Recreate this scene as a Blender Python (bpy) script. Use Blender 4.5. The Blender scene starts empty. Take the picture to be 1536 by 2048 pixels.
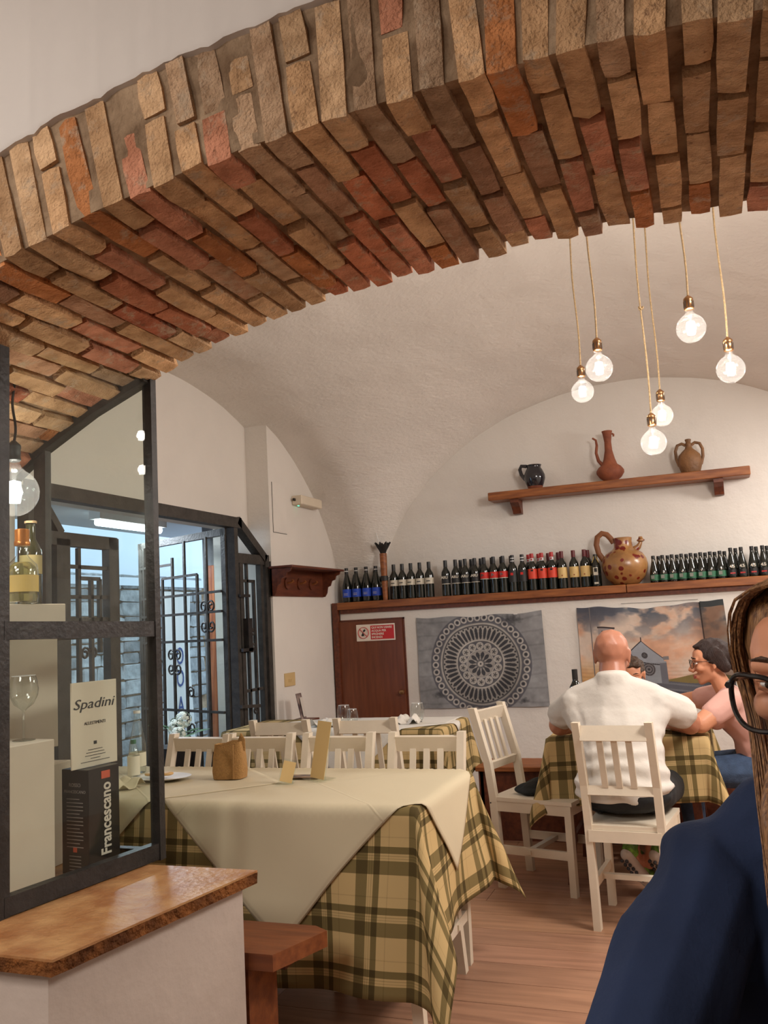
import bpy, bmesh, math, random
import numpy as np
from mathutils import Vector, Matrix, Euler, noise
random.seed(7)
C = bpy.context.scene.collection
SC = bpy.context.scene
pi = math.pi

# ---------------- camera, world, lights, exposure ----------------
F_PX, H = 1750.0, 1.377
pitch, roll, yaw = math.atan(221/F_PX), math.atan(.055), math.radians(20.2)
fw = Vector((-math.sin(yaw)*math.cos(pitch), math.cos(yaw)*math.cos(pitch), math.sin(pitch)))
rt = Vector((math.cos(yaw), math.sin(yaw), 0)); up = rt.cross(fw)
R_ = rt*math.cos(roll)-up*math.sin(roll); U_ = up*math.cos(roll)+rt*math.sin(roll)
cam = bpy.data.cameras.new('camera'); co = bpy.data.objects.new('camera', cam); C.objects.link(co)
m = Matrix((R_, U_, -fw)).transposed().to_4x4(); m.translation = (0, 0, H); co.matrix_world = m
cam.sensor_fit = 'VERTICAL'; cam.sensor_height = 36.0; cam.lens = 36.0*F_PX/2048
cam.clip_start = .05; SC.camera = co
SC.view_settings.view_transform = 'Standard'; SC.view_settings.look = 'None'
SC.view_settings.gamma = 1; SC.view_settings.use_curve_mapping = False
SC.view_settings.exposure = 0.24
w = bpy.data.worlds.new('world'); SC.world = w; w.use_nodes = True
w.node_tree.nodes['Background'].inputs[0].default_value = (.55, .75, 1, 1)
w.node_tree.nodes['Background'].inputs[1].default_value = 2.0
SC.cycles.use_denoising = True
SC.cycles.max_bounces = 8; SC.cycles.transparent_max_bounces = 24
SC.cycles.sample_clamp_indirect = 4

def lamp(name, kind, loc, energy, color, size=.1, rot=(0, 0, 0), sy=None):
    l = bpy.data.lights.new(name, kind); l.energy = energy; l.color = color
    if kind == 'AREA':
        l.size = size
        if sy: l.shape = 'RECTANGLE'; l.size_y = sy
    else: l.shadow_soft_size = size
    o = bpy.data.objects.new(name, l); o.location = loc; o.rotation_euler = rot; C.objects.link(o); return o
WARM2 = (1, .94, .885)
# unseen fill lights added: front room behind the viewer, back room off frame right
lamp('front_room_fill', 'AREA', (-1.4, -1.2, 3.0), 33, WARM2, .9, (math.radians(20), 0, 0))
lamp('front_room_fill', 'AREA', (-2.4, -.2, 3.1), 37, WARM2, .6, (math.radians(15), 0, 0))
lamp('back_room_fill', 'AREA', (1.25, 3.05, 2.7), 62, WARM2, .7, (math.radians(28), math.radians(22), 0))
lamp('back_room_fill', 'AREA', (1.5, 6.3, 2.5), 34, WARM2, .6, (math.radians(-10), math.radians(35), 0))
lamp('street_tube_light', 'AREA', (-4.2, 5.67, 2.19), 40, (.75, .88, 1), .06, (0, 0, 0), .8)

# ---------------- helpers ----------------
def new_mat(name):
    m = bpy.data.materials.new(name); m.use_nodes = True
    return m, m.node_tree, m.node_tree.nodes['Principled BSDF']
def nd(nt, t, **k):
    n = nt.nodes.new(t)
    for a, v in k.items(): setattr(n, a, v)
    return n
def srgb(r, g, b):
    f = lambda c: (c/255/12.92) if c/255 <= .04045 else ((c/255+.055)/1.055)**2.4
    return (f(r), f(g), f(b), 1)
def mat(name, col, rough=.6, metal=0, var=.0, vscale=8, bump=0, bscale=40, spec=.5, col2=None, stretch=None, objcol=False, detail=6, coord='Object', trans=0, bump2=None):
    m, nt, b = new_mat(name)
    b.inputs['Roughness'].default_value = rough; b.inputs['Metallic'].default_value = metal
    b.inputs['Specular IOR Level'].default_value = spec
    if trans: b.inputs['Transmission Weight'].default_value = trans
    b.inputs['Base Color'].default_value = col
    src = nd(nt, 'ShaderNodeNewGeometry').outputs['Position'] if coord == 'World' else nd(nt, 'ShaderNodeTexCoord').outputs[coord]
    if stretch:
        mp = nd(nt, 'ShaderNodeMapping'); mp.inputs['Scale'].default_value = stretch
        nt.links.new(src, mp.inputs[0]); src = mp.outputs[0]
    if var or col2 or objcol:
        n = nd(nt, 'ShaderNodeTexNoise'); n.inputs['Scale'].default_value = vscale; n.inputs['Detail'].default_value = detail
        nt.links.new(src, n.inputs['Vector'])
        r = nd(nt, 'ShaderNodeMapRange'); r.inputs[1].default_value = .35; r.inputs[2].default_value = .65
        nt.links.new(n.outputs[0], r.inputs[0])
        mx = nd(nt, 'ShaderNodeMix', data_type='RGBA')
        nt.links.new(r.outputs[0], mx.inputs[0])
        c2 = col2 or tuple(c*(1-var) for c in col[:3])+(1,)
        mx.inputs[6].default_value = col; mx.inputs[7].default_value = c2
        out = mx.outputs[2]
        if objcol:
            oi = nd(nt, 'ShaderNodeObjectInfo'); mm = nd(nt, 'ShaderNodeMix', data_type='RGBA', blend_type='MULTIPLY')
            mm.inputs[0].default_value = 1
            nt.links.new(out, mm.inputs[6]); nt.links.new(oi.outputs['Color'], mm.inputs[7]); out = mm.outputs[2]
        nt.links.new(out, b.inputs['Base Color'])
    if bump:
        n = nd(nt, 'ShaderNodeTexNoise'); n.inputs['Scale'].default_value = bscale; n.inputs['Detail'].default_value = 8
        nt.links.new(src, n.inputs['Vector'])
        h = n.outputs[0]
        if bump2:
            n2 = nd(nt, 'ShaderNodeTexNoise'); n2.inputs['Scale'].default_value = bump2[0]; n2.inputs['Detail'].default_value = 3
            nt.links.new(src, n2.inputs['Vector'])
            ma = nd(nt, 'ShaderNodeMath', operation='MULTIPLY_ADD'); ma.inputs[1].default_value = bump2[1]
            nt.links.new(n2.outputs[0], ma.inputs[0]); nt.links.new(h, ma.inputs[2]); h = ma.outputs[0]
        bp = nd(nt, 'ShaderNodeBump'); bp.inputs['Strength'].default_value = bump; bp.inputs['Distance'].default_value = .02
        nt.links.new(h, bp.inputs['Height']); nt.links.new(bp.outputs[0], b.inputs['Normal'])
    return m
def smear(m, col, lo, hi, scale):
    nt = m.node_tree; b = nt.nodes['Principled BSDF']; src = b.inputs['Base Color'].links[0].from_socket
    g = nd(nt, 'ShaderNodeNewGeometry'); n = nd(nt, 'ShaderNodeTexNoise'); n.inputs['Scale'].default_value = scale; n.inputs['Detail'].default_value = 9; n.inputs['Roughness'].default_value = .7
    nt.links.new(g.outputs['Position'], n.inputs['Vector']); r = nd(nt, 'ShaderNodeMapRange'); r.inputs[1].default_value = lo; r.inputs[2].default_value = hi; r.inputs[4].default_value = .85
    nt.links.new(n.outputs[0], r.inputs[0]); mx = nd(nt, 'ShaderNodeMix', data_type='RGBA'); nt.links.new(r.outputs[0], mx.inputs[0]); nt.links.new(src, mx.inputs[6]); mx.inputs[7].default_value = col
    nt.links.new(mx.outputs[2], b.inputs['Base Color'])
def thin_glass(name, tint=(.96, .99, .97, 1), refl=1.0, rough=0.0, haze=0):
    m = bpy.data.materials.new(name); m.use_nodes = True; nt = m.node_tree; nt.nodes.clear()
    o = nd(nt, 'ShaderNodeOutputMaterial'); t = nd(nt, 'ShaderNodeBsdfTransparent'); g = nd(nt, 'ShaderNodeBsdfGlossy')
    t.inputs[0].default_value = tint; g.inputs['Roughness'].default_value = rough
    lw = nd(nt, 'ShaderNodeLayerWeight'); lw.inputs[0].default_value = .5
    pw = nd(nt, 'ShaderNodeMath', operation='POWER'); pw.inputs[1].default_value = 4; nt.links.new(lw.outputs['Facing'], pw.inputs[0])
    f = nd(nt, 'ShaderNodeMath', operation='MULTIPLY_ADD'); f.inputs[1].default_value = .6; f.inputs[2].default_value = .035; nt.links.new(pw.outputs[0], f.inputs[0])
    mu = nd(nt, 'ShaderNodeMath', operation='MULTIPLY'); mu.inputs[1].default_value = refl; mx = nd(nt, 'ShaderNodeMixShader')
    nt.links.new(f.outputs[0], mu.inputs[0]); nt.links.new(mu.outputs[0], mx.inputs[0])
    nt.links.new(t.outputs[0], mx.inputs[1]); nt.links.new(g.outputs[0], mx.inputs[2])
    if haze:
        tl = nd(nt, 'ShaderNodeBsdfTranslucent'); tl.inputs[0].default_value = (.9, .9, .9, 1); m2 = nd(nt, 'ShaderNodeMixShader'); m2.inputs[0].default_value = haze
        nt.links.new(mx.outputs[0], m2.inputs[1]); nt.links.new(tl.outputs[0], m2.inputs[2]); nt.links.new(m2.outputs[0], o.inputs[0])
    else: nt.links.new(mx.outputs[0], o.inputs[0])
    return m
def emis(name, col, s):
    m = bpy.data.materials.new(name); m.use_nodes = True; nt = m.node_tree; nt.nodes.clear()
    o = nd(nt, 'ShaderNodeOutputMaterial'); e = nd(nt, 'ShaderNodeEmission'); e.inputs[0].default_value = col; e.inputs[1].default_value = s
    nt.links.new(e.outputs[0], o.inputs[0]); return m

class MB:
    """collects shapes and links them as one mesh object"""
    def __init__(s): s.v = []; s.f = []; s.mi = []; s.cur = 0
    def add(s, vs, fs):
        k = len(s.v); s.v += [tuple(v) for v in vs]; s.f += [tuple(i+k for i in f) for f in fs]; s.mi += [s.cur]*len(fs); return s
    def box(s, a, b, M=None, bev=0):
        (x0, y0, z0), (x1, y1, z1) = a, b
        x0, x1 = min(x0, x1), max(x0, x1); y0, y1 = min(y0, y1), max(y0, y1); z0, z1 = min(z0, z1), max(z0, z1)
        if bev <= 0:
            v = [(x, y, z) for z in (z0, z1) for y in (y0, y1) for x in (x0, x1)]
            f = [(0, 2, 3, 1), (4, 5, 7, 6), (0, 1, 5, 4), (2, 6, 7, 3), (0, 4, 6, 2), (1, 3, 7, 5)]
        else:
            bm = bmesh.new(); bmesh.ops.create_cube(bm, size=1)
            for q in bm.verts: q.co = Vector(((x0+x1)/2+q.co.x*(x1-x0), (y0+y1)/2+q.co.y*(y1-y0), (z0+z1)/2+q.co.z*(z1-z0)))
            bmesh.ops.bevel(bm, geom=bm.edges[:]+bm.verts[:], offset=bev, segments=1, affect='EDGES')
            bm.verts.index_update(); v = [tuple(q.co) for q in bm.verts]; f = [tuple(q.index for q in g.verts) for g in bm.faces]; bm.free()
        if M is not None: v = [tuple(M @ Vector(q)) for q in v]
        return s.add(v, f)
    def beam(s, p, q, w, d, ref=(0, 0, 1), bev=0):
        """bar from p to q, w wide along ref x axis, d deep along ref"""
        p, q = Vector(p), Vector(q); ax = (q-p).normalized(); r = Vector(ref)
        sx = ax.cross(r).normalized(); sy = sx.cross(ax).normalized()
        M = Matrix((sx, sy, ax)).transposed().to_4x4(); M.translation = p
        return s.box((-w/2, -d/2, 0), (w/2, d/2, (q-p).length), M, bev)
    def lathe(s, prof, n=20, M=None, cap=True, loc=(0, 0, 0)):
        vs = []; fs = []
        for r, z in prof:
            for i in range(n):
                a = 2*pi*i/n; vs.append((loc[0]+r*math.cos(a), loc[1]+r*math.sin(a), loc[2]+z))
        for j in range(len(prof)-1):
            for i in range(n):
                k = (i+1) % n; fs.append((j*n+i, j*n+k, (j+1)*n+k, (j+1)*n+i))
        if cap:
            fs.append(tuple(reversed(range(n)))); fs.append(tuple((len(prof)-1)*n+i for i in range(n)))
        if M is not None: vs = [tuple(M @ Vector(q)) for q in vs]
        return s.add(vs, fs)
    def tube(s, pts, r, n=8, closed=False, cap=True, flat=1.0):
        pts = [Vector(p) for p in pts]; N = len(pts); vs = []; fs = []
        rr = r if hasattr(r, '__len__') else [r]*N
        t0 = (pts[1]-pts[0]).normalized(); ref = Vector((0, 0, 1)) if abs(t0.z) < .9 else Vector((1, 0, 0))
        nx = t0.cross(ref).normalized()
        for i, p in enumerate(pts):
            a = pts[(i-1) % N] if (closed or i > 0) else p; b = pts[(i+1) % N] if (closed or i < N-1) else p
            t = (b-a).normalized(); nx = (nx-t*nx.dot(t)).normalized(); ny = t.cross(nx)
            for k in range(n):
                an = 2*pi*k/n; vs.append(p+(nx*math.cos(an)+ny*math.sin(an)*flat)*rr[i])
        M_ = N if closed else N-1
        for j in range(M_):
            for k in range(n):
                k2 = (k+1) % n; j2 = (j+1) % N; fs.append((j*n+k, j*n+k2, j2*n+k2, j2*n+k))
        if cap and not closed:
            fs.append(tuple(reversed(range(n)))); fs.append(tuple((N-1)*n+i for i in range(n)))
        return s.add(vs, fs)
    def prism(s, poly, axis, a, b):
        """poly of 2D points extruded along axis 'x'|'y'|'z' from a to b"""
        def P(u, v, t): return {'x': (t, u, v), 'y': (u, t, v), 'z': (u, v, t)}[axis]
        n = len(poly); vs = [P(u, v, a) for u, v in poly]+[P(u, v, b) for u, v in poly]
        fs = [tuple(range(n)), tuple(reversed(range(n, 2*n)))]+[(i, i+n, (i+1) % n+n, (i+1) % n) for i in range(n)]
        return s.add(vs, fs)
    def mesh(s, name, m, smooth=False):
        me = bpy.data.meshes.new(name); me.from_pydata(s.v, [], s.f)
        for x in (m if isinstance(m, (list, tuple)) else [m]): me.materials.append(x)
        if any(s.mi): me.polygons.foreach_set('material_index', s.mi)
        bm = bmesh.new(); bm.from_mesh(me); bmesh.ops.recalc_face_normals(bm, faces=bm.faces); bm.to_mesh(me); bm.free()
        if smooth:
            me.polygons.foreach_set('use_smooth', [True]*len(me.polygons)); 
            me.set_sharp_from_angle(angle=math.radians(smooth if smooth is not True else 40))
        return me
    def build(s, name, m, parent=None, smooth=False):
        return link(name, s.mesh(name, m, smooth), parent)
def link(name, me, parent=None, mw=None):
    o = bpy.data.objects.new(name, me); C.objects.link(o)
    if parent is not None: o.parent = parent
    return o
def tag(o, label=None, cat=None, group=None, kind=None):
    if label: o['label'] = label
    if cat: o['category'] = cat
    if group: o['group'] = group
    if kind: o['kind'] = kind
    return o
def thing(name, label, cat, loc=(0, 0, 0), rz=0, group=None):
    o = bpy.data.objects.new(name, None); C.objects.link(o); o.location = loc; o.rotation_euler = (0, 0, rz); o.empty_display_size = .05
    return tag(o, label, cat, group)
def struct(name, mb, m, parent=None, smooth=False):
    o = mb.build(name, m, parent, smooth)
    if parent is None: o['kind'] = 'structure'
    return o
def dup(root, loc, rz=None, label=None, group=None):
    def cp(o, par):
        c = o.copy(); C.objects.link(c)
        if par is not None: c.parent = par
        for ch in kids.get(o.name, []): cp(ch, c)
        return c
    kids = {}
    def walk(o):
        kids[o.name] = list(o.children)
        for ch in o.children: walk(ch)
    walk(root); r = cp(root, None); r.location = loc
    if rz is not None: r.rotation_euler = (0, 0, rz)
    if label: r['label'] = label
    if group: r['group'] = group
    return r

# hulls of spheres merged by voxel remesh: continuous bodies
_ico = None
def ico():
    global _ico
    if _ico is None:
        bm = bmesh.new(); bmesh.ops.create_icosphere(bm, subdivisions=2, radius=1); _ico = [v.co.copy() for v in bm.verts]; bm.free()
    return _ico
class Blob:
    def __init__(s): s.items = []
    def hull(s, *sph):   # each (x,y,z,r) or (x,y,z,rx,ry,rz)
        pts = []
        for q in sph:
            c = Vector(q[:3]); r = q[3:] if len(q) == 6 else (q[3],)*3
            pts += [c+Vector((p.x*r[0], p.y*r[1], p.z*r[2])) for p in ico()]
        s.items.append(pts); return s
    def chain(s, *sph):
        for a, b in zip(sph, sph[1:]): s.hull(a, b)
        return s
    def ball(s, c, r, R=None):
        r = r if hasattr(r, '__len__') else (r,)*3; c = Vector(c)
        pts = []
        for p in ico():
            q = Vector((p.x*r[0], p.y*r[1], p.z*r[2]))
            if R is not None: q = R @ q
            pts.append(c+q)
        s.items.append(pts); return s
    def xform(s, M):
        s.items = [[M @ p for p in pts] for pts in s.items]; return s
    def merge(s, o): s.items += o.items; return s
    def build(s, name, m, parent=None, voxel=.01, smooth=4, cut=None, noise_amp=0, nscale=6, fn=None):
        bm = bmesh.new()
        for pts in s.items:
            vs = [bm.verts.new(p) for p in pts]
            bmesh.ops.convex_hull(bm, input=vs)
        loose = [v for v in bm.verts if not v.link_faces]; bmesh.ops.delete(bm, geom=loose, context='VERTS')
        me = bpy.data.meshes.new('tmp'); bm.to_mesh(me); bm.free()
        o = bpy.data.objects.new('tmp', me); C.objects.link(o)
        r = o.modifiers.new('r', 'REMESH'); r.mode = 'VOXEL'; r.voxel_size = voxel
        if smooth:
            sm = o.modifiers.new('s', 'SMOOTH'); sm.factor = .5; sm.iterations = smooth
        dg = bpy.context.evaluated_depsgraph_get(); dg.update()
        e = bpy.data.meshes.new_from_object(o.evaluated_get(dg)); bpy.data.objects.remove(o); bpy.data.meshes.remove(me)
        if fn or noise_amp:
            N = len(e.vertices); co_ = np.empty(N*3, np.float32); no_ = np.empty(N*3, np.float32)
            e.vertices.foreach_get('co', co_); e.vertices.foreach_get('normal', no_); co_ = co_.reshape(-1, 3); no_ = no_.reshape(-1, 3)
            for i_ in range(N):
                p = Vector(co_[i_]); nn_ = Vector(no_[i_])
                if noise_amp: p = p+nn_*noise_amp*noise.noise(p*nscale)
                if fn: p = fn(p, nn_)
                co_[i_] = p
            e.vertices.foreach_set('co', co_.ravel()); e.update()
        if cut:
            bm = bmesh.new(); bm.from_mesh(e)
            for pc, pn in cut:
                bmesh.ops.bisect_plane(bm, geom=bm.verts[:]+bm.edges[:]+bm.faces[:], plane_co=pc, plane_no=pn, clear_outer=True)
            bm.to_mesh(e); bm.free()
        e.materials.clear(); e.materials.append(m); e.name = name
        e.polygons.foreach_set('use_smooth', [True]*len(e.polygons))
        return link(name, e, parent)

def text_mesh(name, txt, size, m, parent, M, depth=.001, font_scale=(1, 1), bold=0, align='CENTER'):
    cu = bpy.data.curves.new(name, 'FONT'); cu.body = txt; cu.size = size; cu.extrude = depth; cu.align_x = align; cu.align_y = 'CENTER'
    cu.offset = bold; cu.resolution_u = 3
    o = bpy.data.objects.new('t', cu); C.objects.link(o)
    dg = bpy.context.evaluated_depsgraph_get(); dg.update()
    me = bpy.data.meshes.new_from_object(o.evaluated_get(dg)); bpy.data.objects.remove(o)
    for v in me.vertices: v.co = M @ Vector((v.co.x*font_scale[0], v.co.y*font_scale[1], v.co.z))
    me.materials.clear(); me.materials.append(m); me.name = name
    return link(name, me, parent)
def face_M(loc, xdir, ydir):
    x = Vector(xdir).normalized(); y = Vector(ydir).normalized(); z = x.cross(y)
    M = Matrix((x, y, z)).transposed().to_4x4(); M.translation = loc; return M

# ---------------- materials ----------------
M = {}
M['plaster'] = mat('plaster', (.76, .71, .65, 1), .9, var=.05, vscale=2, bump=.35, bscale=9, spec=.2, bump2=(60, .15))
M['vault'] = mat('vault', (.79, .74, .68, 1), .95, var=.07, vscale=1.5, bump=.55, bscale=5, spec=.15, stretch=(1, 1, 2.5), bump2=(30, .45))
M['plaster_smooth'] = mat('plaster_smooth', (.74, .68, .625, 1), .9, var=.04, vscale=1.5, bump=.12, bscale=12, spec=.2)
M['iron'] = mat('iron', (.035, .030, .028, 1), .45, .3, var=.5, vscale=14, bump=.15, bscale=60)
M['iron_in'] = mat('iron_in', (.06, .052, .045, 1), .55, .3, var=.4, vscale=20, bump=.2, bscale=60)
M['mortar'] = mat('mortar', srgb(172, 146, 118), .98, col2=srgb(120, 96, 74), vscale=9, bump=1.0, bscale=22, spec=.1)
M['brick'] = mat('brick', (1, 1, 1, 1), .93, objcol=True, col2=(.66, .62, .58, 1), vscale=17, bump=.75, bscale=38, spec=.12, bump2=(140, .5), coord='World')
M['wood_shelf'] = mat('wood_shelf', srgb(156, 94, 48), .45, col2=srgb(118, 64, 30), vscale=5, stretch=(1, 8, 8), bump=.08, bscale=30)
M['wood_dark'] = mat('wood_dark', srgb(108, 54, 30), .45, col2=srgb(82, 38, 20), vscale=5, stretch=(8, 1, 8), bump=.08, bscale=30)
M['door_wood'] = mat('door_wood', srgb(116, 62, 34), .4, col2=srgb(100, 50, 26), vscale=4, stretch=(9, 9, .8), bump=.05, bscale=20)
M['white_paint'] = mat('white_paint', srgb(222, 208, 186), .5, var=.05, vscale=8, bump=.05, bscale=30)
M['travertine'] = mat('travertine', srgb(188, 142, 92), .4, col2=srgb(156, 102, 58), vscale=9, bump=.25, bscale=45, bump2=(9, .3), spec=.6)
M['trav_edge'] = mat('trav_edge', srgb(142, 88, 44), .8, col2=srgb(90, 52, 24), vscale=16, bump=1, bscale=50, spec=.2)
M['bench_wood'] = mat('bench_wood', srgb(142, 80, 42), .4, col2=srgb(112, 58, 30), vscale=4, stretch=(.8, 8, 8), bump=.05, bscale=20)
M['glass'] = thin_glass('glass', (.93, .95, .93, 1), 2.4)
M['pane'] = thin_glass('pane', (.95, .975, .96, 1), .6)
M['bulb_glass'] = thin_glass('bulb_glass', (.99, .99, .98, 1), .8, haze=.03)
M['lens'] = thin_glass('lens', (.95, .96, .96, 1), .6)
M['brass'] = mat('brass', (.42, .22, .10, 1), .3, .9, var=.3, vscale=30)
M['black'] = mat('black', (.02, .02, .02, 1), .5)
M['black_gloss'] = mat('black_gloss', (.012, .01, .01, 1), .12)
M['bottle'] = mat('bottle', (.010, .012, .009, 1), .08, spec=.7)
M['filament'] = emis('filament', (1, .95, .88, 1), 45)
M['cord'] = mat('cord', srgb(190, 160, 118), .8, var=.35, vscale=120, bump=.3, bscale=200)
M['paper'] = mat('paper', srgb(226, 214, 192), .8)
M['white'] = mat('white', (.75, .72, .68, 1), .6)
smear(M['brick'], srgb(186, 162, 136), .54, .66, 14)
smear(M['brick'], srgb(120, 84, 62), .60, .70, 31)

M['cream_cloth'] = mat('cream_cloth', srgb(208, 194, 164), .85, var=.03, vscale=3, bump=.08, bscale=200, spec=.2)
M['white_cloth'] = mat('white_cloth', srgb(220, 214, 204), .85, bump=.08, bscale=200, spec=.2)
M['low_plaster'] = mat('low_plaster', (.60, .50, .43, 1), .9, var=.08, vscale=3, bump=.3, bscale=10, spec=.15)
M['street_plaster'] = mat('street_plaster', (.20, .19, .19, 1), .95, var=.3, vscale=5, bump=.5, bscale=12)
_nt = M['cream_cloth'].node_tree; _b = _nt.nodes['Principled BSDF']; _uv = nd(_nt, 'ShaderNodeUVMap'); _s = nd(_nt, 'ShaderNodeSeparateXYZ'); _nt.links.new(_uv.outputs[0], _s.inputs[0])
_hs = []
for _ax in (0, 1):
    _p = nd(_nt, 'ShaderNodeMath', operation='PINGPONG'); _p.inputs[1].default_value = .29; _nt.links.new(_s.outputs[_ax], _p.inputs[0])
    _r = nd(_nt, 'ShaderNodeMapRange'); _r.inputs[1].default_value = 0; _r.inputs[2].default_value = .006; _r.inputs[3].default_value = 1; _r.inputs[4].default_value = 0; _nt.links.new(_p.outputs[0], _r.inputs[0]); _hs.append(_r.outputs[0])
_m = nd(_nt, 'ShaderNodeMath', operation='MAXIMUM'); _nt.links.new(_hs[0], _m.inputs[0]); _nt.links.new(_hs[1], _m.inputs[1])
_bp = nd(_nt, 'ShaderNodeBump'); _bp.inputs['Strength'].default_value = .35; _bp.inputs['Distance'].default_value = .004; _nt.links.new(_m.outputs[0], _bp.inputs['Height'])
_nt.links.new(_bp.outputs[0], _b.inputs['Normal'])

# ---------------- the brick arch ----------------
Y1, Y2 = 1.626, 2.49
def zI(x):
    d = x+.35; return 2.46-.0878*d*d-.0093*d**4
def nI(x):
    e = 1e-3; t = Vector((2*e, 0, zI(x+e)-zI(x-e))).normalized(); return t, Vector((-t.z, 0, t.x))
XL_A, XR_A = -2.75, 1.75
RING = .285
arch = struct('arch_wall', MB(), M['mortar'])
arch.name = 'wall_arch'
xs = np.linspace(XL_A, XR_A, 91)
mb = MB()
# mortar core: sheet grid over front ring, soffit and back edge (with depth relief)
def jig(x, y, z, a): return a*noise.noise(Vector((x*14, y*14, z*14)))
rows = []
for x in xs:
    t, n = nI(x); zi = zI(x); p = Vector((x, 0, zi))
    col = []
    top = p+n*(RING+.03)
    for k in range(9):
        q = p+n*(.010+(RING+.014)*(8-k)/8); col.append((q.x, Y1+.006+jig(q.x, 0, q.z, .007), q.z))
    for k in range(1, 13):
        y = Y1+.012+(Y2-.012-Y1-.012)*k/12; q = p+n*(.022+jig(x, y, zi, .012)); col.append((q.x, y, q.z))
    for k in range(1, 6):
        q = p+n*(.018+.35*k/5); col.append((q.x, Y2-.012, q.z))
    rows.append(col)
K = len(rows[0]); vs = [v for c in rows for v in c]
fs = [(i*K+j, (i+1)*K+j, (i+1)*K+j+1, i*K+j+1) for i in range(len(rows)-1) for j in range(K-1)]
mb.add(vs, fs); arch.data = mb.mesh('mortar', M['mortar'], True)
# bricks
palette = [((222, 178, 134), 6), ((210, 168, 126), 5), ((226, 186, 144), 4), ((206, 132, 98), 2), ((194, 114, 84), 1), ((190, 146, 116), 3), ((198, 164, 132), 3), ((208, 138, 88), 1), ((206, 142, 112), 3)]
pal = [c for c, k in palette for _ in range(k)]
def brick_mesh(i):
    rnd = random.Random(i*13+1)
    bm = bmesh.new(); bmesh.ops.create_cube(bm, size=1)
    bmesh.ops.subdivide_edges(bm, edges=bm.edges[:], cuts=1, use_grid_fill=True)
    for v in bm.verts:
        c = v.co; k = sum(1 for q in c if abs(q) > .4)
        s = {3: .93, 2: .97, 1: 1.0}.get(k, 1)
        v.co = Vector((c.x*s+rnd.uniform(-.05, .05), c.y*(s*.5+.5)+rnd.uniform(-.012, .012), c.z*(s*.5+.5)+rnd.uniform(-.012, .012)))
    me = bpy.data.meshes.new('brick'); bm.to_mesh(me); bm.free(); me.materials.append(M['brick'])
    me.polygons.foreach_set('use_smooth', [True]*len(me.polygons)); me.set_sharp_from_angle(angle=math.radians(50)); return me
bricks = [brick_mesh(i) for i in range(12)]
def put_brick(x, y0, y1, r0, r1, wdt, dark=1.0):
    t, n = nI(x); c = Vector((x, 0, zI(x)))+n*((r0+r1)/2)
    o = link('brick', random.choice(bricks), arch)
    yv = Vector((0, 1, 0))
    Mx = Matrix((t, yv, n)).transposed().to_4x4() @ Euler((random.uniform(-.02, .02), random.uniform(-.05, .05), random.uniform(-.015, .015))).to_matrix().to_4x4()
    Mx.translation = Vector((c.x, (y0+y1)/2, c.z))
    o.matrix_world = Mx @ Matrix.Diagonal((wdt, y1-y0, r1-r0, 1))
    b = random.choice(pal); v = random.uniform(.9, 1.08)*dark
    cc = srgb(*[min(255, q*v) for q in b]); o.color = cc
s_acc = 0; x = XL_A+.03; i = 0
while x < XR_A-.02:
    t, n = nI(x); wdt = random.uniform(.055, .063)
    L0 = (.13 if i % 2 else .25)+random.uniform(-.01, .01)
    jf = random.uniform(-.006, .004)
    js = random.uniform(-.006, .006)
    if random.random() < .45:
        cut = random.uniform(.38, .62)*RING
        put_brick(x, Y1+jf, Y1+L0, js, cut-.004, wdt); put_brick(x+random.uniform(-.003, .003), Y1+jf+random.uniform(-.003, .004), Y1+.13, cut+.006, RING+random.uniform(-.01, .01), wdt*random.uniform(.9, 1.04))
    else:
        put_brick(x, Y1+jf, Y1+L0, js, RING+random.uniform(-.012, .01), wdt)
    y = Y1+L0+.012
    while y < Y2-.02:
        L = random.uniform(.23, .28)
        y1 = y+L
        if Y2-y1 < .09: y1 = Y2+random.uniform(-.006, .014)
        rr = random.uniform(-.010, .012)
        put_brick(x+random.uniform(-.003, .003), y, y1, rr, .10, wdt*random.uniform(.92, 1.06))
        y = y1+random.uniform(.010, .016)
    x += (.0725+random.uniform(-.002, .003))*t.x; i += 1

# plaster above the bricks (front, slightly proud) and the wall mass behind
mb = MB(); xe = np.linspace(-3.6, 3.0, 331); lo = []
for x in xe:
    xc = min(max(x, XL_A-.1), XR_A+.1); t, n = nI(xc)
    d = (x+.35); z = zI(x)+RING*(1+.5*(.18*d)**2)-.012+.016*noise.noise(Vector((x*9, 0, 3)))+.008*noise.noise(Vector((x*40, 0, 3)))
    lo.append(max(z, 1.2))
vs = []
for x, z in zip(xe, lo): vs += [(x, Y1+.02, z+.004), (x, Y1-.009, z+.010), (x, Y1-.014, z+.02), (x, Y1-.014, 3.75)]
fs = [(i*4+j, (i+1)*4+j, (i+1)*4+j+1, i*4+j+1) for i in range(len(xe)-1) for j in range(3)]
mb.add(vs, fs); struct('wall_front', mb, M['plaster_smooth'], None, True)
mb = MB()   # back plaster of the arch wall
vs = []
for x in xe:
    z = zI(x)+.03
    if x < XL_A or x > XR_A: z = 0.0
    vs += [(x, Y2-.014, z), (x, Y2-.014, 4.0)]
fs = [(2*i, 2*i+2, 2*i+3, 2*i+1) for i in range(len(xe)-1)]
mb.add(vs, fs); struct('wall_arch_back', mb, M['plaster'])
mb = MB(); mb.box((-3.6, Y1, 0), (XL_A+.005, Y2-.016, 1.75)); mb.box((XR_A-.005, Y1, 0), (3.0, Y2-.016, 2.2))
mb.box((-3.6, Y1-.01, 0), (XL_A-.02, Y1, 1.6)); struct('wall_pier', mb, M['plaster'])

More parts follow.
